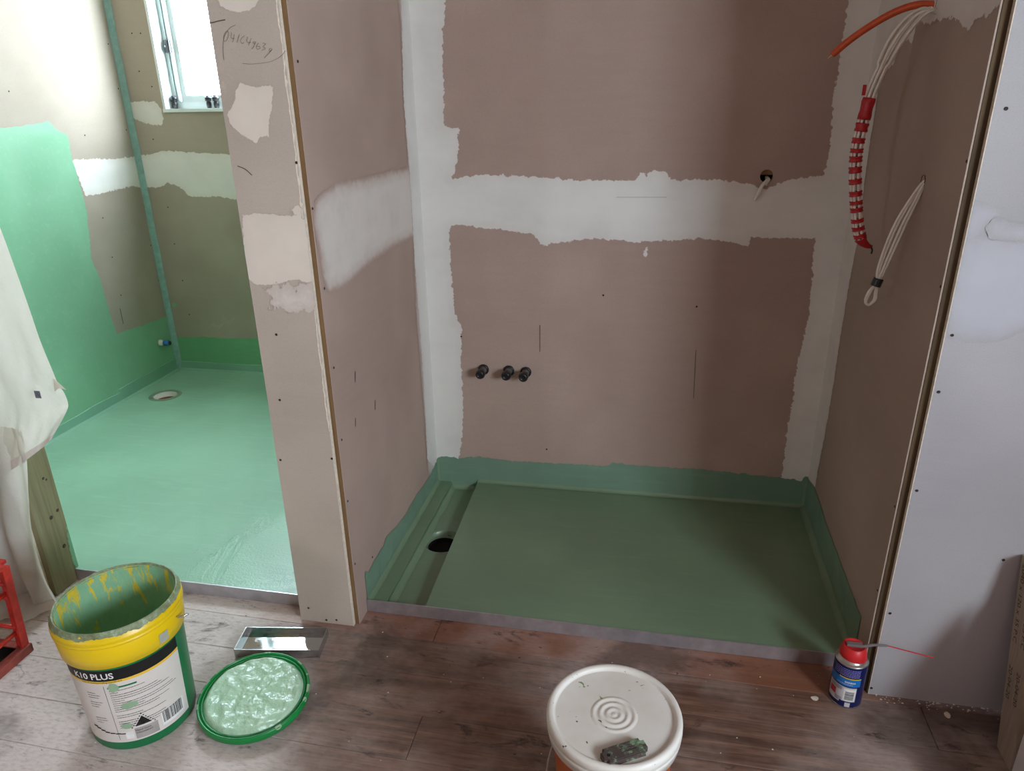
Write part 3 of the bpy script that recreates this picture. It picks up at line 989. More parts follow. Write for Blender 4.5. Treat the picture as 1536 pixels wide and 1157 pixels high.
# window of the green room
win = bpy.data.objects.new('window_1', None)
COL.objects.link(win)
OFF['window_1'] = np.zeros(3)
tag(win, 'white framed sliding window with black catch above the green room', kind='structure')
x0, x1, z0, z1 = WB['x0'], WB['x1'], WB['z0'], WB['z1']
lw = M['winframe']
box('reveal_liner', (x0, x0 + 0.012, YB2 - 0.006, 1.64, z0, z1), lw, win)
box('reveal_liner', (x1 - 0.012, x1, YB2 - 0.006, 1.64, z0, z1), lw, win)
box('reveal_liner', (x0, x1, YB2 - 0.006, 1.64, z1 - 0.012, z1), lw, win)
box('window_sill', (x0 - 0.002, x1 + 0.002, YB2 - 0.008, 1.64, z0 - 0.014, z0), lw, win)
fx0, fx1, fz0, fz1 = x0 + 0.012, x1 - 0.012, z0, z1 - 0.012
fo = boxes('frame', [(fx0, fx0 + 0.034, 1.58, 1.64, fz0, fz1), (fx1 - 0.034, fx1, 1.58, 1.64, fz0, fz1), (fx0 + 0.034, fx1 - 0.034, 1.58, 1.64, fz0, fz0 + 0.026), (fx0 + 0.034, fx1 - 0.034, 1.58, 1.64, fz1 - 0.026, fz1)], lw, win)
boxes('seal', [(fx0 + 0.020, fx0 + 0.0225, 1.578, 1.5805, fz0 + 0.03, fz1)], M['rubber'], fo)
boxes('bead', [(fx0 + 0.012, fx0 + 0.019, 1.576, 1.5805, fz0 + 0.03, fz1), (fx0 + 0.0235, fx0 + 0.031, 1.576, 1.5805, fz0 + 0.03, fz1)], M['winframe'], fo)
so = boxes('sash', [(fx0 + 0.034, fx0 + 0.056, 1.595, 1.63, fz0 + 0.026, fz1 - 0.026), (fx1 - 0.056, fx1 - 0.034, 1.595, 1.63, fz0 + 0.026, fz1 - 0.026),
                    (fx0 + 0.056, fx1 - 0.056, 1.595, 1.63, fz0 + 0.026, fz0 + 0.052), (fx0 + 0.056, fx1 - 0.056, 1.595, 1.63, fz1 - 0.052, fz1 - 0.026)], lw, win)
mesh('pane', boxv(fx0 + 0.056, fx1 - 0.056, 1.612, 1.615, fz0 + 0.052, fz1 - 0.052), BOXF, M['glass'], win)
cz = on(251, 70, 1, 1.58)
ct = box('catch', (fx0 + 0.010, fx0 + 0.036, 1.562, 1.58, cz[2] - 0.026, cz[2] + 0.026), M['black'], win, 0.006)
lathe('catch_screw', [(0.004, 0), (0.003, 0.001), (0.0003, 0.001)], (fx0 + 0.016, 1.562, cz[2]), M['steel'], ct, 12, True, (0, -1, 0))

# ------------------------------------------------------------------ capped pipe stubs on the alcove wall
for (u, v, lab) in ((725.5, 554, 'black capped water pipe stub set apart left of the other two'), (763.5, 556, 'black capped water pipe stub in the middle of the three'),
                    (789, 558, 'black capped water pipe stub, right one of the three on the pink wall')):
    w_ = on(u, v, 1, D)
    c = (w_[0], D, w_[2])
    t = thing('pipe_stub', lab, 'pipe', c, 'capped pipe stubs in the shower alcove wall')
    lathe('flange', [(0.0005, 0.001), (0.0175, 0.001), (0.0175, 0.005), (0.014, 0.007), (0.008, 0.007)], c, M['black'], t, 28, True, (0, -1, 0))
    lathe('threaded_body', [(0.0105, 0.004)] + [(0.0118 if k % 2 else 0.0106, 0.006 + 0.002 * k) for k in range(14)] + [(0.009, 0.036)], c, plain('grey_thread_metal', srgb(120, 112, 104), 0.5, 0.3, 0.2, 200), t, 20, True, (0, -1, 0))
    lathe('cap', [(0.0105, 0.034), (0.0145, 0.035), (0.0150, 0.050), (0.0128, 0.056), (0.008, 0.058), (0.007, 0.0565), (0.0004, 0.0565)], c, M['black'], t, 24, True, (0, -1, 0))

# black caps standing on the window sill
for (u, lab, h) in ((253, 'black pipe cap standing in the corner of the window sill', 0.052), (314, 'black pipe cap on the window sill, left of the close pair', 0.050),
                    (325, 'black pipe cap on the window sill, right of the close pair', 0.050)):
    w_ = on(u, 160, 1, 1.56)
    c = (max(w_[0], x0 + 0.027), 1.56, z0)
    t = thing('pipe_fitting', lab, 'pipe fitting', c, 'black pipe caps on the window sill')
    lathe('barrel', [(0.0005, 0), (0.0095, 0), (0.0095, 0.006), (0.0105, 0.007), (0.0105, 0.022), (0.009, 0.024), (0.009, 0.028)], c, M['black'], t, 20)
    lathe('collar', [(0.009, 0.027), (0.0135, 0.028), (0.0135, h - 0.008), (0.012, h - 0.006), (0.0085, h - 0.005), (0.0085, h), (0.0004, h)], c, M['black'], t, 20)

# blue-plugged pipe tail on the green wall
w_ = on(239, 514, 0, XL)
c = (XL, w_[1], w_[2])
t = thing('pipe_tail', 'small white pipe tail with blue plug on the dark green wall', 'pipe', c)
lathe('collar', [(0.0004, 0.002), (0.014, 0.002), (0.014, 0.012), (0.010, 0.016), (0.010, 0.028), (0.0004, 0.028)], c, M['pvc'], t, 20, True, (1, 0, 0))
lathe('plug', [(0.0004, 0.027), (0.0125, 0.027), (0.0125, 0.05), (0.010, 0.053), (0.0004, 0.053)], c, M['blue'], t, 20, True, (1, 0, 0))
lathe('plug_end', [(0.009, 0.0525), (0.009, 0.058), (0.0004, 0.058)], c, M['black'], t, 16, True, (1, 0, 0))

# ------------------------------------------------------------------ cables at the right wall
org = on(1401, 8, 0, W)
t = thing('orange_cable', 'thick orange power cable curving out of the right alcove wall', 'cable', tuple(org))
path = [org + (0.012, 0, 0), on(1378, 7, 1, .268), on(1345, 17, 1, .285), on(1310, 36, 1, .305), on(1275, 60, 1, .325), on(1249, 82, 1, .34)]
tube('sheath', path, 0.0072, M['orange'], t, 14, 10)
for s in (-1, 1):
    e = path[-1] + np.array([0.003 * s, 0, 0.002 * s])
    d = path[-1] - path[-2]; d /= np.linalg.norm(d)
    tube('copper_core', [e - d * 0.005, e + d * 0.003, e + d * 0.008], 0.0014, M['copper'], t, 8, 3)

bh = np.array([W, 0.238, on(1400, 22, 0, W)[2]])
bpx = [(1392, 14), (1370, 28), (1345, 60), (1325, 98), (1306, 142), (1296, 178), (1287, 215), (1283, 250), (1284, 300), (1287, 340), (1291, 358)]
axis_path = [bh + (0.01, 0, 0)] + [on(u, v, 1, 0.232) for u, v in bpx]
t = thing('cable_bundle', 'bundle of white cables bound with red tape hanging at the right wall', 'cable bundle', tuple(bh))
AP = crom(axis_path, 10)
for k in range(6):
    a = 2 * math.pi * k / 6
    pts = []
    for i, q in enumerate(AP):
        f = i / (len(AP) - 1)
        sp = 0.0118 if f < 0.36 else 0.0085
        if 0.08 < f < 0.36: sp = 0.0118 + 0.003 * math.sin((f - 0.08) / 0.28 * math.pi)
        if f < 0.08: sp = 0.006
        pts.append(q + np.array([sp * math.cos(a), sp * 0.9 * math.sin(a), 0.3 * sp * math.sin(a)]))
    tube('cable', pts, 0.0029, M['cable'], t, 8, raw=True)


def sub(f0, f1, n=6):
    out = []
    for k in range(n + 1):
        f = (f0 + (f1 - f0) * k / n) * (len(AP) - 1)
        i = min(int(f), len(AP) - 2)
        out.append(AP[i] + (AP[i + 1] - AP[i]) * (f - i))
    return out


def near_f(v):
    # fraction along the bundle at a given photograph row
    zt = [CAM + 0 for _ in ()]
    d = [(abs(proj_v(q) - v), i) for i, q in enumerate(AP)]
    return min(d)[1] / (len(AP) - 1)


def proj_v(q):
    d = np.asarray(q) - CAM
    return 578.5 - FPX * (d @ AU) / (d @ AF)


bands = [(147, 180), (184, 204), (206.5, 219), (223, 232), (234, 248), (250.5, 264), (268, 280), (286, 298), (301, 309), (311, 322), (328, 336), (340, 348), (351, 359)]
AP = crom(axis_path, 40)
for kb, (v0, v1) in enumerate(bands):
    if kb > 0:
        v1 = v0 + 0.66 * (v1 - v0)
    q = sub(near_f(v0), near_f(v1), 5)
    tube('tape_wrap', q, lambda s: 0.0126 + 0.0009 * math.sin(s * 9), M['redtape'], t, 14, raw=True)
e = AP[-1]
tube('tape_tail', [e, e + (0.006, 0, -0.008), e + (0.018, 0.0, -0.016), e + (0.026, 0.0, -0.016)], lambda s: 0.0115 * (1 - s) + 0.002, M['redtape'], t, 10, 5)
tube('cable_end', [e + (0.018, 0, -0.014), e + (0.026, -0.002, -0.022), e + (0.026, -0.002, -0.032)], 0.0018, M['rubber'], t, 6, 4)
e2 = on(1296, 140, 1, 0.225)
box('tape_tag', (e2[0] - 0.004, e2[0] + 0.003, e2[1] - 0.0006, e2[1] + 0.0006, e2[2] - 0.004, e2[2] + 0.016), M['redtape'], t)

lh = np.array(on(1386, 271, 0, W))
t = thing('cable_loop', 'loop of white cable with black tape hanging from a small wall hole', 'cable', tuple(lh))
cen = [(1386, 274), (1372, 298), (1352, 334), (1336, 370), (1322, 405), (1316, 424)]
for k, dx in enumerate((-6.5, -3.4, 2.2, 6.0)):
    pts = [lh + (0.01, 0.002 * (k - 1.5), 0)]
    for i, (u, v) in enumerate(cen):
        s = math.sin(math.pi * i / 5) * 0.9 + 0.25
        pts.append(on(u + dx * s, v + dx * 0.3 * s, 1, lh[1] - 0.004 + 0.0015 * (k % 2)))
    tail = [on(1309 + dx * 0.7, 436, 1, lh[1] - 0.004), on(1303 + dx * 0.7, 448, 1, lh[1] - 0.004)]
    if k < 2:
        pts += tail + [on(1299, 455, 1, lh[1] - 0.003), on(1304, 458, 1, lh[1] - 0.001)]
    else:
        pts += [on(1313 + (k - 2) * 2, 438, 1, lh[1]), on(1311 + (k - 2) * 2, 450, 1, lh[1]), on(1304, 458, 1, lh[1] - 0.001)]
    tube('cable', pts, 0.0027, M['cable'], t, 8, 6)
q0, q1 = on(1318, 418, 1, lh[1] - 0.003), on(1313, 429, 1, lh[1] - 0.003)
tube('tape_wrap', [q0, (q0 + q1) / 2, q1], 0.0102, M['black'], t, 14, 4)

ch = np.array([HX, D, HZ])
t = thing('cable_tail', 'short pale cable tail drooping from the round hole in the alcove wall', 'cable', tuple(ch))
tube('sheath', [ch + (0.004, 0.03, -0.006), ch + (0.002, -0.004, -0.010), on(1143, 279, 1, D - 0.02), on(1137, 291, 1, D - 0.022), on(1132, 300, 1, D - 0.022)], 0.0048, M['cable'], t, 10, 8)
tube('bare_core', [ch + (0.006, 0.02, -0.004), ch + (0.008, -0.006, -0.009), on(1151, 274, 1, D - 0.01), on(1149, 278, 1, D - 0.012)], 0.0022, M['pvc'], t, 8, 5)

# ------------------------------------------------------------------ yellow and green membrane pail
BX, BY, BH = -0.363, -0.4075, 0.311
RB, RT = 0.1045, 0.1165


def rb(z):
    return RB + (RT - RB) * z / BH


t = thing('paint_pail', 'open green plastic pail with thick yellow rim and white label', 'bucket', (BX, BY, 0))
c0 = (BX, BY, 0)
gp = plain('green_pail_plastic', srgb(12, 116, 66), 0.35, 0, 0.1, 20, 0.5)
body = lathe('body', [(0.0005, 0.004), (RB - 0.006, 0.004), (RB - 0.001, 0.0), (RB, 0.003), (rb(0.15), 0.15), (rb(0.27), 0.27)], c0, gp, t, 72)
# dried coat inside
im = NT('paint_smeared_inside')
pp = im.pos()
sm = im.noise(2.0, 6, 0.7, im.pos((22, 22, 6), (0.2, 0.1, 0.5)), 0.8)
hi = im.n('ShaderNodeSeparateXYZ'); im.l(im.n('ShaderNodeNewGeometry').outputs['Position'], hi.inputs[0])
upm = im.step(hi.outputs[2], 0.16, 0.29, 0.0, 0.09)
base = im.mix(im.step(im.math('ADD', sm, upm), 0.59, 0.64), srgb(140, 182, 146), srgb(226, 190, 40))
base = im.mix(im.step(im.noise(30, 5, 0.65, pp), 0.35, 0.75, 0, 0.4), base, srgb(104, 160, 114))
im.set(base, 0.35, 0, 0.5)
im.bump(im.noise(26, 5, 0.65, im.pos((1, 1, 0.5))), 0.5, 0.006)
lathe('inner_coat', [(0.0005, 0.02), (RB - 0.008, 0.02), (rb(0.15) - 0.004, 0.15), (RT - 0.004, BH - 0.004)], c0, im.m, t, 72)
lathe('wet_paint', [(0.0005, 0.09), (RB + 0.0, 0.091)], c0, plain('wet_green_paint', srgb(110, 168, 124), 0.15, 0, 0.1, 20, 0.6, 0.4), t, 40)
ym = NT('yellow_rim_plastic')
pp = ym.pos()
yb = ym.mix(ym.step(ym.noise(12, 5, 0.7, pp), 0.68, 0.72, 0, 0.8), srgb(240, 200, 12), srgb(170, 160, 110))
ym.set(yb, 0.35, 0, 0.5)
ring = lathe('rim_band', [(rb(0.225) + 0.001, 0.2245), (rb(0.225) + 0.0055, 0.226), (rb(0.25) + 0.0065, 0.252), (RT + 0.0045, 0.2745), (RT + 0.0035, 0.2765), (RT + 0.0075, 0.2785), (RT + 0.0075, 0.2825), (RT + 0.0045, 0.2845), (RT + 0.0078, 0.2870), (RT + 0.007, 0.294), (RT + 0.0035, 0.297), (RT + 0.003, 0.304), (RT, 0.309)], c0, ym.m, t, 72)
lm_ = NT('dried_paint_lip')
pp = lm_.pos()
lm_.set(lm_.ramp(lm_.noise(60, 5, 0.7, pp), [(0.35, srgb(112, 116, 80)), (0.58, srgb(140, 152, 116)), (0.74, srgb(190, 202, 172))]), 0.5, 0, 0.4)
lm_.bump(lm_.noise(140, 4, 0.6, pp), 0.6, 0.003)


def lipw(r, z, th):
    n_ = noise.noise((math.cos(th) * 5, math.sin(th) * 5, z * 30)) * 0.5 + noise.noise((math.cos(th) * 19, math.sin(th) * 19, z * 90)) * 0.5
    if z < 0.3025:
        return r + 0.0004, z + 0.0016 + (0.011 if z < 0.2995 else 0.004) * n_
    return r + 0.0012 * n_, z + 0.0015 * n_


lathe('paint_crusted_lip', [(RT + 0.0056, 0.2985), (RT + 0.0040, 0.3005), (RT + 0.0034, 0.304), (RT + 0.0008, 0.3095), (RT - 0.0006, 0.3115), (RT - 0.0022, 0.3108), (RT - 0.0044, 0.303)], c0, lm_.m, t, 180, True, (0, 0, 1), False, lipw)


def wrap(th, z, lift):
    r = rb(z) + lift
    return (BX + r * math.cos(th), BY + r * math.sin(th), z)


def cpanel(name, a0, a1, z0, z1, mat, parent, lift, n=40, nz=4):
    V, F = [], []
    for i in range(n + 1):
        for j in range(nz + 1):
            V.append(wrap(math.radians(a0 + (a1 - a0) * i / n), z0 + (z1 - z0) * j / nz, lift))
    for i in range(n):
        for j in range(nz):
            p = i * (nz + 1) + j
            F.append((p, p + nz + 1, p + nz + 2, p + 1))
    return mesh(name, V, F, mat, parent, True)


paper = plain('pail_label_paper', srgb(222, 212, 202), 0.5, 0, 0.04, 12)
blk = plain('label_black_print', srgb(22, 20, 20), 0.5)
yel = plain('label_yellow_print', srgb(236, 190, 60), 0.5)
gry = plain('label_grey_print', srgb(168, 160, 154), 0.5)
txt = plain('label_text_print', srgb(66, 60, 60), 0.6)
wht = plain('label_white_print', srgb(238, 234, 228), 0.5)
spl = plain('dried_green_splash', srgb(150, 178, 142), 0.5, 0, 0.1, 40)
lab = cpanel('label', -172, 4, 0.022, 0.190, paper, t, 0.0004, 60)
cpanel('black_band', -172, 4, 0.1905, 0.2175, blk, lab, 0.0005, 60)
cpanel('yellow_stripe', -172, 4, 0.1845, 0.1905, yel, lab, 0.0006, 60)


def ctext(name, s, size, a0, z, mat, lift=0.0009, bold=0.0, stretch=1.0):
    V, F = text_mesh(s, size, bold)
    r = rb(z)
    out = [wrap(math.radians(a0) + x * stretch / r, z + y, lift) for x, y, _ in V]
    return mesh(name, out, F, mat, lab)


ctext('lettering', 'K10 PLUS', 0.0205, -107.5, 0.1965, wht, 0.0012, 0.0004, 1.0)
ctext('lettering', 'Class III waterproofing membrane', 0.0054, -100, 0.186, txt, 0.001, 0, 1.1)
ctext('lettering', 'Need more', 0.0062, -59, 0.047, txt, 0.0013)
ctext('lettering', 'information?', 0.0062, -59, 0.0405, txt, 0.0013)
cpanel('rule', -77.4, -77.0, 0.03, 0.178, txt, lab, 0.0008, 2)
cpanel('green_heading', -74, -46, 0.170, 0.174, gp, lab, 0.0008, 10)
rt = random.Random(5)
V, F = [], []


def dashes(a0, a1, z, h=0.0013):
    a = a0
    while a < a1:
        w_ = rt.uniform(0.6, 3.0)
        b = min(a + w_, a1)
        k = len(V)
        for (aa, zz) in ((a, z), (b, z), (b, z + h), (a, z + h)):
            V.append(wrap(math.radians(aa), zz, 0.0008))
        F.append((k, k + 1, k + 2, k + 3))
        a = b + 0.35


zz = 0.163
for L in (34, 8, 46, 50, 58, 12, 62, 66, 30, 56, 44, 0, 26, 50, 0, 18, 48, 66, 40):
    if L:
        dashes(-73, -73 + L, zz)
    zz -= 0.0056
for k, L in enumerate((10, 14, 12, 0, 15, 12, 9, 0, 0, 0, 0, 13, 14, 8)):
    if L:
        dashes(-98, -98 + L, 0.158 - 0.0062 * k)
tag(mesh('small_print', V, F, txt, lab), kind='stuff')
# bar code
V, F = [], []
a = -30.0
cpanel('barcode_field', -31.5, -2.5, 0.032, 0.070, wht, lab, 0.0006, 10)
while a < -5:
    w_ = rt.choice((0.35, 0.35, 0.7, 1.0))
    k = len(V)
    for (aa, zz) in ((a, 0.039), (a + w_, 0.039), (a + w_, 0.068), (a, 0.068)):
        V.append(wrap(math.radians(aa), zz, 0.0009))
    F.append((k, k + 1, k + 2, k + 3))
    a += w_ + rt.choice((0.4, 0.4, 0.8))
mesh('barcode', V, F, blk, lab)
# information box and plain square beside it
cpanel('grey_box', -60, -36, 0.026, 0.055, gry, lab, 0.0007, 10)
cpanel('plain_square', -70, -61.5, 0.030, 0.050, wht, lab, 0.0007, 6)
# dotted triangle emblem
V, F = [], []


def tri2(cx, cz, s):
    k = len(V)
    n = 8
    rows = []
    for j in range(n + 1):
        f = j / n
        hw = s * (1 - f)
        for i in (0, 0.5, 1):
            V.append(wrap(math.radians(cx) + (-hw + 2 * hw * i) / 0.107, cz + s * 1.55 * f, 0.0009))
    for j in range(n):
        for i in (0, 1):
            p = k + 3 * j + i
            F.append((p, p + 1, p + 4, p + 3))


tri2(-50, 0.0600, 0.0155)
for f in np.linspace(0, 1, 7):
    for s in (-1, 1):
        cx = -50 + s * math.degrees((0.0215 * (1 - f)) / 0.107)
        cz = 0.0585 + 0.031 * f
        k = len(V)
        for dx, dz in ((-0.0013, -0.0013), (0.0013, -0.0013), (0.0013, 0.0013), (-0.0013, 0.0013)):
            V.append(wrap(math.radians(cx) + dx / 0.107, cz + dz, 0.0009))
        F.append((k, k + 1, k + 2, k + 3))
mesh('triangle_emblem', V, F, blk, lab)
for (ca, cz, ra, rz) in ((-68, 0.172, 5, 0.011), (-58, 0.120, 8, 0.0095), (-66, 0.066, 5.5, 0.0075)):
    V = [wrap(math.radians(ca), cz, 0.0012)]
    n = 22
    for i in range(n):
        th = 2 * math.pi * i / n
        k = 1 + (0.45 * noise.noise((ca + math.cos(th) * 2, math.sin(th) * 2, cz * 40)) if cz > 0.07 else 0)
        V.append(wrap(math.radians(ca + ra * k * math.cos(th)), cz + rz * k * math.sin(th), 0.0011))
    mesh('paint_splash', V, [(0, 1 + i, 1 + (i + 1) % n) for i in range(n)], spl, t)
for (a, z, s) in ((-106, 0.062, 0), (-102, 0.058, 0), (-97, 0.054, 0), (-92, 0.0505, 0), (-86, 0.049, 0), (-80, 0.048, 0), (-75, 0.047, 0)):
    cpanel('scuff', a, a + 5.5, z - 0.002, z + 0.0022 - 0.0003 * (a + 106) / 5, blk, t, 0.0009, 4, 1)
cpanel('torn_sticker', -18, -8, 0.235, 0.258, plain('torn_grey_sticker', srgb(176, 178, 160), 0.6), t, 0.0075, 6)
wp = [wrap(math.radians(8), 0.262, 0.006), wrap(math.radians(9), 0.262, 0.016), wrap(math.radians(11), 0.263, 0.028), wrap(math.radians(7), 0.266, 0.026), wrap(math.radians(4), 0.266, 0.014)]
tube('handle_wire', wp, 0.0015, M['steel'], t, 8, 6)

# ------------------------------------------------------------------ upturned pail lid with wet membrane
LX, LY, LZ, LR = -0.130, -0.346, 0.0315, 0.1205
t = thing('pail_lid', 'upturned green pail lid heaped with wet pale green paste', 'lid', (LX, LY, 0))
ax = Vector((0.022, -0.062, 1)).normalized()
c0 = (LX, LY, LZ)
gl_ = plain('green_lid_plastic', srgb(14, 128, 58), 0.32, 0, 0.15, 18, 0.5)
lathe('rim', [(0.0005, -0.021), (LR - 0.016, -0.021), (LR - 0.003, -0.019), (LR, -0.014), (LR, -0.002), (LR - 0.002, 0.0), (LR - 0.005, 0.0), (LR - 0.006, -0.003), (LR - 0.0065, -0.008),
              (LR - 0.0085, -0.008), (LR - 0.009, -0.003), (LR - 0.012, -0.003), (LR - 0.014, -0.012), (0.0005, -0.012)], c0, gl_, t, 80, True, ax)
pm = NT('wet_paste')
pp = pm.pos()
pb = pm.ramp(pm.noise(9, 4, 0.6, pp), [(0.3, srgb(158, 192, 158)), (0.6, srgb(178, 208, 176)), (0.75, srgb(188, 216, 196))])
blu = pm.noise(10, 3, 0.6, pp)
pb = pm.mix(pm.step(blu, 0.60, 0.70, 0, 0.6), pb, srgb(120, 196, 186))
pm.set(pb, 0.2, 0, 0.5)
pm.bump(pm.math('ADD', pm.noise(55, 4, 0.6, pp), pm.math('MULTIPLY', pm.noise(120, 3, 0.55, pp), 0.6)), 0.55, 0.004)
V, F = [], []
NR, NA = 44, 110
tx = Vector((1, 0, 0)); tx = (tx - ax * tx.dot(ax)).normalized(); ty = ax.cross(tx)
for i in range(NR + 1):
    f = i / NR
    for j in range(NA):
        th = 2 * math.pi * j / NA
        r = f * (LR - 0.0125 + 0.002 * noise.noise((math.cos(th) * 3, math.sin(th) * 3, 2)))
        q = Vector((r * math.cos(th), r * math.sin(th), 0))
        h = 0.0022 + 0.0030 * noise.noise(q * 22) + 0.0042 * noise.noise(q * 48 + Vector((3, 1, 0))) + 0.0012 * noise.noise(q * 130)
        if f > 0.9:
            h -= ((f - 0.9) / 0.1) ** 2 * 0.012
        V.append(tuple(Vector(c0) + tx * q.x + ty * q.y + ax * h))
for i in range(NR):
    for j in range(NA):
        F.append((i * NA + j, i * NA + (j + 1) % NA, (i + 1) * NA + (j + 1) % NA, (i + 1) * NA + j))
mesh('wet_paste', V, F, pm.m, t, True)
for k in range(16):
    th = rt.uniform(0, 6.28)
    w_ = rt.uniform(0.02, 0.16)
    V = []
    for s in np.linspace(0, 1, 6):
        for rr, hh in ((LR - 0.0048, 0.0005), (LR - 0.001, 0.0004), (LR + 0.0006, -0.0035 - 0.004 * math.sin(s * 3.14))):
            q = th + w_ * s
            V.append(tuple(Vector(c0) + tx * rr * math.cos(q) + ty * rr * math.sin(q) + ax * hh))
    mesh('paste_smear', V, [(3 * i + a, 3 * i + a + 1, 3 * i + a + 4, 3 * i + a + 3) for i in range(5) for a in (0, 1)], spl, t, True)

# ------------------------------------------------------------------ stainless tray
ZT = 0.024
cr = [np.array(on(u, v, 2, ZT))[:2] for u, v in ((350, 974.5), (367, 941), (488.5, 941.5), (478.5, 976))]
o0 = cr[0]
ex = (cr[3] - cr[0] + cr[2] - cr[1]) / 2
lx = np.linalg.norm(ex); ex /= lx
ey = np.array([-ex[1], ex[0]])
ly = 0.5 * ((cr[1] - cr[0]) @ ey + (cr[2] - cr[3]) @ ey)
shx = 0.5 * ((cr[1] - cr[0]) @ ex + (cr[2] - cr[3]) @ ex)
o0 = (cr[0] + cr[3] - ex * lx) / 2


def tf(v):
    q = o0 + ex * v[0] + ey * v[1]
    return (q[0], q[1], v[2])


cc = tf((lx / 2, ly / 2, 0))
t = thing('drain_tray', 'shallow rectangular stainless steel tray on the floor beside the stub wall', 'tray', cc)
w3 = 0.0014
for nm, b in (('side', (0, lx, 0, w3, 0, ZT)), ('side', (0, lx, ly - w3, ly, 0, ZT)), ('side', (0, w3, w3, ly - w3, 0, ZT)), ('side', (lx - w3, lx, w3, ly - w3, 0, ZT))):
    box(nm, b, M['steel'], t, xf=tf)
tb = NT('tray_base_steel')
pp = tb.pos()
dz = tb.noise(40, 6, 0.7, pp)
tb.set(tb.mix(tb.step(dz, 0.55, 0.7, 0, 0.7), (0.55, 0.56, 0.56, 1), srgb(120, 112, 96)), tb.step(tb.noise(60, 5, 0.7, pp), 0.45, 0.8, 0.04, 0.3), 0.95)
box('base', (w3, lx - w3, w3, ly - w3, 0.007, 0.0085), tb.m, t, xf=tf)

# ------------------------------------------------------------------ orange pail with white lid
PX, PY, PZ = 0.669, -0.523, 0.30
t = thing('orange_pail', 'orange plastic pail closed with a white lid at the front', 'bucket', (PX, PY, 0))
c0 = (PX, PY, 0)
lathe('body', [(0.0005, 0.004), (0.083, 0.004), (0.088, 0.0), (0.0895, 0.004), (0.1015, 0.283)], c0, plain('orange_pail_plastic', srgb(178, 84, 28), 0.4, 0, 0.12, 20, 0.5), t, 64)
lm2 = NT('white_lid_plastic')
pp = lm2.pos()
wb_ = lm2.ramp(lm2.noise(6, 4, 0.6, pp), [(0.3, srgb(214, 204, 190)), (0.65, srgb(230, 225, 216))])
sp1 = lm2.noise(42, 3, 0.7, pp, 0.5)
clus = lm2.noise(9, 2, 0.5, pp)
wb_ = lm2.mix(lm2.math('MULTIPLY', lm2.step(sp1, 0.66, 0.69), lm2.step(clus, 0.48, 0.56)), wb_, srgb(116, 140, 98))
sp2 = lm2.noise(110, 1, 0.5, pp)
wb_ = lm2.mix(lm2.math('MULTIPLY', lm2.step(sp2, 0.74, 0.77), lm2.step(clus, 0.40, 0.5)), wb_, srgb(92, 84, 70))
lm2.set(wb_, 0.42, 0, 0.45)
prof = [(0.0004, PZ - 0.0042)]
for k in range(1, 44):
    r = 0.001 * k
    prof.append((r, PZ - 0.005 + 0.0016 * (0.5 + 0.5 * math.cos(r * 2 * math.pi / 0.0115)) * (1 if r < 0.0405 else 0)))
prof += [(0.05, PZ - 0.005), (0.097, PZ - 0.005), (0.0990, PZ - 0.0048), (0.1005, PZ - 0.001), (0.1035, PZ + 0.0012), (0.108, PZ + 0.0015), (0.1112, PZ - 0.0005), (0.1125, PZ - 0.004),
         (0.1128, PZ - 0.014), (0.1115, PZ - 0.0155), (0.1125, PZ - 0.017), (0.1118, PZ - 0.026), (0.1095, PZ - 0.0275), (0.1098, PZ - 0.037), (0.103, PZ - 0.0375)]
lathe('lid', prof, c0, lm2.m, t, 96)
hw = []
for k in range(13):
    a = math.pi * k / 12
    th = math.radians(205)
    ux, uy = math.cos(th), math.sin(th)
    px_, py_ = -uy, ux
    hw.append((PX + ux * (0.106 + 0.012 * math.sin(a)) * 1 + px_ * 0.104 * math.cos(a) * 0.0 + (ux * 0.0), PY + uy * (0.106 + 0.012 * math.sin(a)), 0.262 - 0.012 * k))
tube('handle_wire', hw, 0.0018, M['steel'], t, 8, 2)

# paint-smeared block lying on the lid
a, b = on(899, 1128, 2, PZ + 0.004), on(960, 1105, 2, PZ + 0.004)
c_, d_ = on(908, 1146, 2, PZ + 0.004), on(977, 1127, 2, PZ + 0.004)
ctr = (np.array(a) + b + c_ + d_) / 4
uu = (b - a + d_ - c_)[:2]; uu /= np.linalg.norm(uu)
vv = np.array([-uu[1], uu[0]])
BLK = thing('spreader_block', 'small dark plastic block smeared with green paint on the white lid', 'block', (ctr[0], ctr[1], PZ - 0.005))


def bt(v):
    q = ctr[:2] + uu * v[0] + vv * v[1]
    return (q[0], q[1], PZ - 0.0049 + v[2])


bmt = NT('paint_smeared_black_plastic')
pp = bmt.pos()
gn = bmt.noise(30, 6, 0.75, pp, 0.4)
bb = bmt.mix(bmt.step(gn, 0.50, 0.60, 0, 0.9), srgb(76, 64, 60), srgb(128, 158, 122))
bb = bmt.mix(bmt.step(bmt.noise(160, 4, 0.7, pp), 0.6, 0.75, 0, 0.6), bb, srgb(150, 160, 140))
bmt.set(bb, 0.45, 0, 0.4)
bmt.bump(gn, 0.5, 0.002)
hl, hw2 = 0.0375, 0.0135
bm = bmesh.new()
vs = [bm.verts.new(v) for v in boxv(-hl, hl, -hw2, hw2, 0, 0.011)]
for f in BOXF:
    bm.faces.new([vs[i] for i in f])
vert = [e for e in bm.edges if abs(e.verts[0].co.z - e.verts[1].co.z) > 0.005]
bmesh.ops.bevel(bm, geom=vert, offset=0.006, segments=5, affect='EDGES')
bmesh.ops.bevel(bm, geom=[e for e in bm.edges if all(v.co.z > 0.01 for v in e.verts)], offset=0.0015, segments=2, affect='EDGES')
for v in bm.verts:
    v.co = Vector(bt(v.co))
from_bm('body', bm, bmt.m, BLK, False)
hc = bt((-hl + 0.010, -0.001, 0.0112))
lathe('hole', [(0.0026, 0.0001), (0.0004, 0.00012)], hc, M['dark'], BLK, 14)
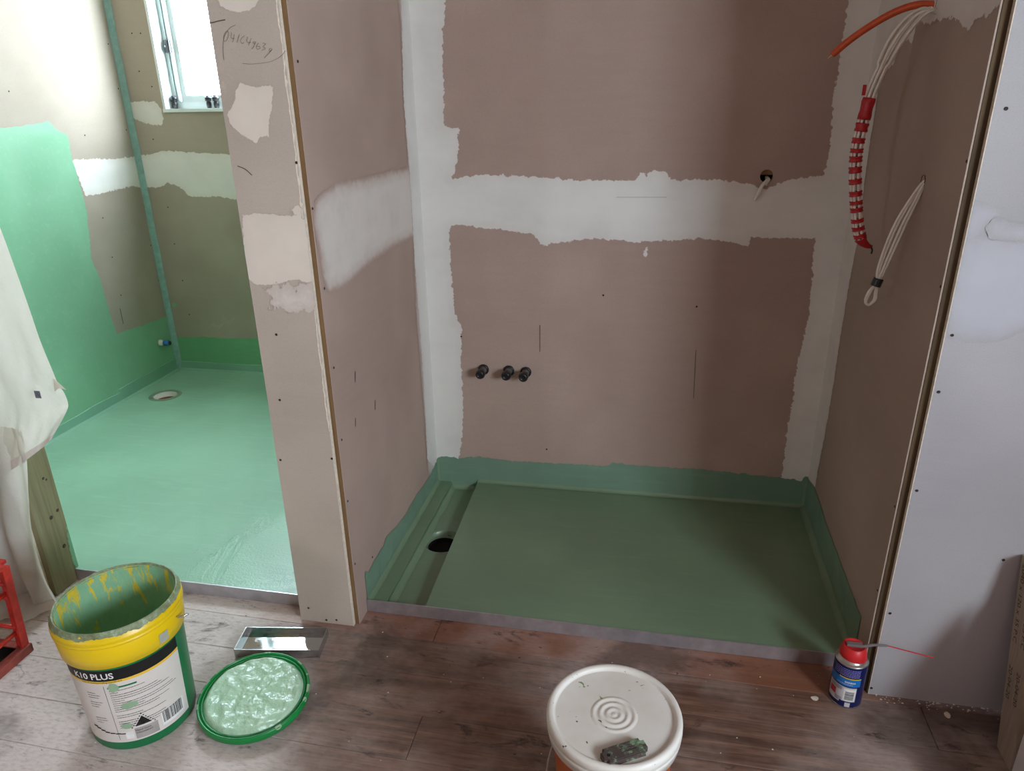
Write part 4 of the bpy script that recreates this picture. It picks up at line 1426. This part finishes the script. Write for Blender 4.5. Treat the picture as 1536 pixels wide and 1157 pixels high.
for s in (-0.005, 0.0, 0.005):
    V = [bt(v) for v in boxv(-0.005, hl - 0.006, s - 0.0012, s + 0.0012, 0.0108, 0.0116)]
    mesh('rib', V, BOXF, bmt.m, BLK)

# ------------------------------------------------------------------ spray can
SX, SY = 1.163, -0.098
t = thing('spray_can', 'blue aerosol can with red cap and thin red straw by the wall edge', 'spray can', (SX, SY, 0))
c0 = (SX, SY, 0)
RC = 0.0335
navy = plain('can_navy_print', srgb(24, 34, 92), 0.3, 0.2, 0.1, 20, 0.5)
lathe('can_body', [(0.0005, 0.004), (RC - 0.005, 0.002), (RC - 0.001, 0.0), (RC, 0.002), (RC, 0.108), (RC - 0.0005, 0.110)], c0, navy, t, 48)
lathe('can_seam', [(RC, 0.0), (RC + 0.0006, 0.001), (RC + 0.0006, 0.003), (RC, 0.004)], c0, M['steel'], t, 48)
lathe('can_dome', [(RC - 0.0005, 0.109), (RC + 0.0004, 0.111), (RC - 0.001, 0.113), (RC - 0.004, 0.1125), (RC - 0.007, 0.117), (0.0225, 0.124), (0.02, 0.128)], c0, plain('can_dome_steel', (0.6, 0.58, 0.52, 1), 0.28, 0.9), t, 40)


def wr(th, z, lift=0.0004):
    return (SX + (RC + lift) * math.cos(th), SY + (RC + lift) * math.sin(th), z)


def canp(name, a0, a1, z0, z1, mat, lift=0.0004, zc=0.0, n=16):
    V, F = [], []
    for i in range(n + 1):
        a = math.radians(a0 + (a1 - a0) * i / n)
        s = zc * (1 - (2 * i / n - 1) ** 2)
        V += [wr(a, z0 + s, lift), wr(a, z1 + s, lift)]
    for i in range(n):
        F.append((2 * i, 2 * i + 2, 2 * i + 3, 2 * i + 1))
    return mesh(name, V, F, mat, t, True)


view = math.degrees(math.atan2(CAM[1] - SY, CAM[0] - SX))           # direction the label faces
cblue = plain('can_blue_print', srgb(34, 126, 206), 0.3, 0.1, 0.08, 20, 0.5)
cwhite = plain('can_white_print', srgb(206, 204, 206), 0.4)
canp('blue_band', view - 80, view + 48, 0.060, 0.080, cblue, 0.0003)
canp('yellow_line', view - 30, view + 48, 0.0795, 0.082, plain('can_yellow_print', srgb(226, 196, 40), 0.4), 0.0004)
canp('white_field', view - 70, view + 38, 0.014, 0.057, cwhite, 0.0003)
canp('navy_field', view - 16, view + 38, 0.0035, 0.019, navy, 0.0006)
canp('barcode_field', view - 6, view + 36, 0.021, 0.053, wht, 0.0005)
V, F = [], []
z = 0.0245
while z < 0.047:
    h = rt.choice((0.0006, 0.0006, 0.001, 0.0014))
    k = len(V)
    for i in range(7):
        a = math.radians(view + 0 + 30 * i / 6)
        V += [wr(a, z, 0.0009), wr(a, z + h, 0.0009)]
    for i in range(6):
        F.append((k + 2 * i, k + 2 * i + 2, k + 2 * i + 3, k + 2 * i + 1))
    z += h + 0.0008
mesh('barcode', V, F, blk, t)
canp('red_mark', view - 62, view - 34, 0.028, 0.044, plain('can_red_print', srgb(186, 52, 60), 0.4), 0.0006)
canp('recycling_mark', view + 4, view + 22, 0.005, 0.0165, cwhite, 0.0009)
V, F = [], []
lav = plain('can_small_print', srgb(150, 146, 220), 0.5)


def cd_(a0, a1, z, h):
    a = a0
    while a < a1:
        b = min(a + rt.uniform(2, 9), a1)
        k = len(V)
        for aa, zz in ((a, z), (b, z), (b, z + h), (a, z + h)):
            V.append(wr(math.radians(view + aa), zz, 0.0008))
        F.append((k, k + 1, k + 2, k + 3))
        a = b + 1.2


for i in range(5):
    cd_(-55, 40, 0.086 + 0.0042 * i, 0.0018)
tag(mesh('small_print', V, F, lav, t), kind='stuff')
V, F = [], []
cd_(-8, 28, 0.069, 0.004); cd_(-36, 20, 0.0645, 0.0012)
mesh('white_lettering', V, F, cwhite, t)
V, F = [], []
for i in range(4):
    cd_(-60, -12, 0.047 + 0.0022 * i, 0.0009)
for i in range(5):
    cd_(-34, -10, 0.017 + 0.0022 * i, 0.0009)
tag(mesh('dark_print', V, F, navy, t), kind='stuff')
rc = plain('red_cap_plastic', srgb(214, 40, 44), 0.4, 0, 0.08, 30, 0.5)
lathe('cap', [(0.0275, 0.119), (0.0285, 0.122), (0.0275, 0.130), (0.0225, 0.146), (0.0205, 0.1475), (0.0195, 0.145), (0.0005, 0.145)], c0, rc, t, 40, True, (0, 0, 1), False,
      lambda r, z, th: (r, z - 0.003 * math.cos(th - 0.2) * (r / 0.0285) * (1 if z < 0.14 else 0)))
box('trigger', (SX - 0.017, SX + 0.016, SY - 0.006, SY + 0.006, 0.1445, 0.1505), plain('grey_trigger_plastic', srgb(120, 112, 108), 0.5), t, 0.0015)
s0 = np.array([SX + 0.015, SY - 0.002, 0.146])
s2 = on(1400, 987, 1, -0.128)
s1 = on(1331, 969, 1, -0.107)
tube('straw_holder', [s0, (s0 + s1) / 2 + (0, 0, 0.003), s1], lambda s: 0.0036 - 0.0012 * s, plain('grey_straw_holder', srgb(126, 120, 120), 0.45), t, 10, 6)
tube('straw', [s1 - (s2 - s1) * 0.1, (s1 + s2) / 2, s2], 0.0012, plain('red_straw', srgb(206, 34, 54), 0.4), t, 8, 4)

# ------------------------------------------------------------------ pack of boards leaning at the right edge
px0, py0 = 1.4386, -0.183
lean = 0.255
dirv = np.array([0, lean, 1.0]); dirv /= np.linalg.norm(dirv)
nv = np.array([0, -dirv[2], dirv[1]])                        # towards the camera


def lt(v):
    return np.array([px0, py0, 0.001]) + np.array([v[0], 0, 0]) + nv * v[1] + dirv * v[2]


lab_b = ('primed timber offcut leaning on the right wall, the one against the plasterboard', 'primed timber offcut leaning on the right wall, the one nearest the camera')
for k in range(2):
    y0_ = 0.0305 * k + 0.0004
    base_ = lt((0.08, y0_ + 0.02, 0))
    t = thing('timber_offcut', lab_b[k], 'board', tuple(base_), 'offcuts leaning at the right edge')
    zb = (y0_ + 0.0455) * dirv[1] / dirv[2] * 0 + y0_ * 0
    V = []
    for v in boxv(0, 0.16, y0_, y0_ + 0.0300, 0, 0.41):
        w_ = lt(v)
        if v[2] == 0:                                      # square-cut foot rests on the floor
            w_ = w_ - dirv * (w_[2] - 0.0005) / dirv[2]
        V.append(w_)
    ob = mesh('board', V, BOXF, M['post'], t)
    for s, l0 in (('2040 x 120 x 35 P.C', 0.395), ('20-04-20', 0.185)):
        TV, TF = text_mesh(s, 0.0185)
        out = []
        for x, y, _ in TV:
            out.append(lt((-0.0006, y0_ + 0.009 + y, l0 - x * 1.05)))
        mesh('marker_writing', out, TF, M['ink'], t)

t = thing('primed_shadow_board', 'pale primed board before the leaning offcuts, unseen sloped top added to cast shadow', 'board', (1.52, -0.34, 0))
prof = ((-0.2475, 0.0005), (-0.2475, 0.345), (-0.44, 0.23), (-0.44, 0.0005))  # unseen sloped top, shaped to throw the diagonal shadow on the wall
mesh('board', [(x, y, z) for x in (1.4395, 1.475) for y, z in prof], [(0, 1, 2, 3), (7, 6, 5, 4), (0, 4, 5, 1), (1, 5, 6, 2), (2, 6, 7, 3), (3, 7, 4, 0)], M['post_face'], t)

# ------------------------------------------------------------------ dust sheet over the partition end
ys = -0.125
edge_px = [(-75, 215), (-40, 285), (0, 368), (40, 470), (68, 540), (84, 578), (90, 592), (96, 606), (93, 620), (84, 642), (74, 661)]
edge = crom([on(u, v, 1, ys) for u, v in edge_px], 6)
top = on(-110, 140, 1, ys)
edge = np.concatenate([[top], edge])
NS = 44
V, F = [], []
nR = len(edge)
for j, e in enumerate(edge):
    tj = j / (nR - 1)
    hem = on(-120, 742, 1, ys)
    for i in range(NS + 1):
        s = i / NS
        x = e[0] - 0.42 * s
        zl = top[2] + (hem[2] - 0.03 - top[2]) * tj
        z = e[2] * (1 - s) + zl * s if tj > 0 else top[2]
        # hem droops in a gentle curve
        z -= 0.02 * math.sin(math.pi * min(1, s * 1.5)) * tj ** 3
        y = ys - 0.010 * math.sin(s * 19 + tj * 3.5) * (0.3 + s) - 0.016 * math.sin(s * 8 + 1 + tj * 1.5) * s - 0.012 * noise.noise((s * 5, tj * 4, 1.7)) + 0.012 * (1 - s) ** 8
        y += 0.004 * noise.noise((s * 24, tj * 9, 0.2))
        V.append((x, y, z))
for j in range(nR - 1):
    for i in range(NS):
        p = j * (NS + 1) + i
        F.append((p, p + 1, p + NS + 2, p + NS + 1))
t = thing('dust_sheet', 'white cotton dust sheet draped over the partition end at the left', 'sheet', (-0.86, -0.15, 0))
up = mesh('upper_drape', V, F, M['sheet'], t, True)
Vh = np.array(V).reshape(nR, NS + 1, 3)
hemV = np.concatenate([Vh[-1], Vh[-5] * 0.75 + Vh[-1] * 0.25]) - (0, 0.0012, 0)
mesh('hem', hemV, [(i, i + 1, NS + 2 + i, NS + 1 + i) for i in range(NS)], plain('stitched_hem', srgb(220, 212, 198), 0.9, 0, 0.05, 40), up, True)
tg = on(57, 592, 1, ys - 0.02)
box('printed_tag', (tg[0] - 0.008, tg[0] + 0.007, tg[1] - 0.0008, tg[1], tg[2] - 0.009, tg[2] + 0.009), plain('tag_print', srgb(110, 112, 116), 0.8, 0, 0.7, 260), up)
fl = [on(80, 568, 1, ys - 0.006), on(99, 585, 1, ys - 0.004), on(88, 582, 1, ys - 0.006), on(82, 588, 1, ys - 0.006)]
mesh('loose_corner', [f_ for f_ in fl] + [np.array(f_) + (0, 0.001, 0) for f_ in fl], BOXF, M['sheet'], up)

# lower fall of the sheet, gathered and lying on the floor
yl = -0.108
re_px = [(40, 640), (50, 690), (53, 730), (56, 770), (64, 802), (77, 836), (90, 862), (94, 874)]
re = crom([on(u, v, 1, yl) for u, v in re_px], 5)
foot = on(93, 876, 2, 0.012)
V, F = [], []
NS2, NJ = 60, 46
zt_ = re[0][2]
for j in range(NJ + 1):
    tj = j / NJ
    for i in range(NS2 + 1):
        s = i / NS2
        tv = min(1.0, tj / 0.8)
        k = tv * (len(re) - 1)
        i0 = min(int(k), len(re) - 2)
        e = re[i0] + (re[i0 + 1] - re[i0]) * (k - i0)
        z = e[2] * (1 - tv ** 3) + 0.012 * tv ** 3
        z = max(z, 0.006)
        fold = math.sin(s * 30 + 2.2 * tv + 2.5 * noise.noise((s * 2.5, tv * 1.5, 3))) * 0.014 * (0.4 + 0.9 * tv) + 0.018 * math.sin(s * 11 + 0.7) * tv
        y = yl - 0.012 - fold - 0.03 * s * tv
        x = e[0] - 0.36 * s
        if tj > 0.8:                                        # puddle spreading forward on the boards
            q = (tj - 0.8) / 0.2
            y -= q * (0.085 * (1 - 0.25 * math.cos(s * 9))) * min(1, 0.12 + s * 3.0)
            z = 0.012 * (1 - q) + 0.004 + 0.012 * abs(noise.noise((x * 20, y * 20, 4))) + 0.018 * max(0, math.sin(q * 3.1)) * (0.5 + 0.5 * noise.noise((s * 14, 2, 1)))
            x += 0.012 * q
        V.append((x, y, z))
for j in range(NJ):
    for i in range(NS2):
        p = j * (NS2 + 1) + i
        F.append((p, p + 1, p + NS2 + 2, p + NS2 + 1))
mesh('lower_fall', V, F, M['sheet'], t, True)

# ------------------------------------------------------------------ red steel stand at the left edge
t = thing('steel_stand', 'red painted steel stand with rungs and a tray base at the left edge', 'stand', (-0.87, -0.37, 0))
bx0, bx1, by0, by1 = -0.975, -0.766, -0.47, -0.284
for b in ((bx1 - 0.004, bx1, by0, by1, 0, 0.022), (bx0, bx0 + 0.004, by0, by1, 0, 0.022), (bx0, bx1, by1 - 0.004, by1, 0, 0.022), (bx0, bx1, by0, by0 + 0.004, 0, 0.022)):
    box('base_rail', b, M['red_dirty'], t, 0.0012)
for b in ((bx1 - 0.022, bx1 - 0.004, by0, by1, 0.019, 0.022), (bx0 + 0.004, bx0 + 0.022, by0, by1, 0.019, 0.022), (bx0 + 0.02, bx1 - 0.02, by1 - 0.022, by1 - 0.004, 0.0188, 0.0218), (bx0 + 0.02, bx1 - 0.02, by0 + 0.004, by0 + 0.022, 0.0188, 0.0218)):
    box('base_flange', b, M['red_dirty'], t, 0.0008)
box('base_plate', (bx0 + 0.004, bx1 - 0.004, by0 + 0.004, by1 - 0.004, 0.001, 0.004), M['dark'], t)
ZS = 0.232


def leg(x0_, y0_, x1_, y1_):
    V = []
    for (x, y, z) in ((x0_, y0_, 0.004), (x1_, y1_, ZS)):
        for dx, dy in ((-0.010, -0.003), (0.010, -0.003), (0.010, 0.003), (-0.010, 0.003)):
            V.append((x + dx, y + dy, z))
    a = mesh('leg', V, BOXF, M['red'], t)
    V = []
    sx = 0.010 if x0_ > -0.87 else -0.010
    for (x, y, z) in ((x0_, y0_, 0.004), (x1_, y1_, ZS)):
        for dx, dy in ((-0.003, -0.010), (0.003, -0.010), (0.003, 0.010), (-0.003, 0.010)):
            V.append((x + sx + dx, y + dy, z))
    mesh('flange', V, BOXF, M['red'], a)


LG = [(-0.784, -0.298, -0.800, -0.270), (-0.956, -0.298, -0.94, -0.270), (-0.784, -0.448, -0.800, -0.42), (-0.956, -0.448, -0.94, -0.42)]
for g_ in LG:
    leg(*g_)


def lp(g_, z):
    f = z / ZS
    return np.array([g_[0] + (g_[2] - g_[0]) * f, g_[1] + (g_[3] - g_[1]) * f, z])


for (a, b, z) in ((0, 1, 0.07), (0, 1, 0.15), (0, 1, 0.185), (2, 3, 0.07), (2, 3, 0.15), (0, 2, 0.06), (0, 2, 0.165), (1, 3, 0.06), (1, 3, 0.165)):
    p, q = lp(LG[a], z), lp(LG[b], z)
    tube('rung', [p, (p + q) / 2, q], 0.0055, M['red'], t, 8, 2)
p, q = lp(LG[0], 0.165), lp(LG[1], 0.09)
tube('brace', [p, (p + q) / 2, q], 0.005, M['red'], t, 8, 2)
bm = bmesh.new()
vs = [bm.verts.new(v) for v in boxv(-0.955, -0.782, -0.435, -0.252, ZS, ZS + 0.009)]
for f in BOXF:
    bm.faces.new([vs[i] for i in f])
bmesh.ops.bevel(bm, geom=[e for e in bm.edges if abs(e.verts[0].co.z - e.verts[1].co.z) > 0.004], offset=0.02, segments=5, affect='EDGES')
tp = from_bm('top_plate', bm, M['red'], t)
lathe('bolt', [(0.005, 0), (0.005, 0.002), (0.0004, 0.003)], (-0.802, -0.275, ZS + 0.009), M['red_dirty'], tp, 10)

# ------------------------------------------------------------------ small debris on the boards
chips = [(1222, 1048, 0.008, 0.006, 'cream chip of dried compound on the boards left of the spray can'),
         (1421, 1073, 0.006, 0.009, 'oval cream chip of dried compound below the right wall')]
for u, v, ra, rb_, lb in chips:
    w_ = on(u, v, 2, 0.001)
    V = [(w_[0], w_[1], 0.0028)]
    n = 16
    for i in range(n):
        th = 2 * math.pi * i / n
        k = 1 + 0.3 * noise.noise((u + math.cos(th), math.sin(th), 1))
        V.append((w_[0] + ra * k * math.cos(th), w_[1] + rb_ * k * math.sin(th), 0.0022))
    for i in range(n):
        V.append((V[1 + i][0], V[1 + i][1], 0.0002))
    F = [(0, 1 + i, 1 + (i + 1) % n) for i in range(n)] + [(1 + i, 1 + n + i, 1 + n + (i + 1) % n, 1 + (i + 1) % n) for i in range(n)]
    tag(mesh('compound_chip', V, F, M['gypsum'], None, False, (w_[0], w_[1], 0)), lb, 'chip', 'chips of compound on the floor')
# crumbs swept against the right wall: too many and too small to count
V, F = [], []
rq = random.Random(11)
for k in range(130):
    if k < 60:
        x = rq.uniform(1.23, 1.5); y = YP - abs(rq.gauss(0.004, 0.012))
    else:
        x = rq.uniform(-0.8, 1.3); y = rq.uniform(-0.62, -0.05)
    s = rq.uniform(0.0007, 0.0022) * (1.6 if k < 60 and rq.random() < 0.3 else 1)
    b = len(V)
    V += [(x - s, y - s * 0.7, 0.0003), (x + s, y - s * 0.5, 0.0003), (x + s * 0.6, y + s, 0.0003), (x - s * 0.6, y + s * 0.8, 0.0003), (x, y, s * 0.9 + 0.0004)]
    F += [(b, b + 1, b + 4), (b + 1, b + 2, b + 4), (b + 2, b + 3, b + 4), (b + 3, b, b + 4)]
tag(mesh('plaster_crumbs', V, F, M['gypsum']), 'tiny plaster crumbs scattered over the floor boards', 'crumbs', None, 'stuff')
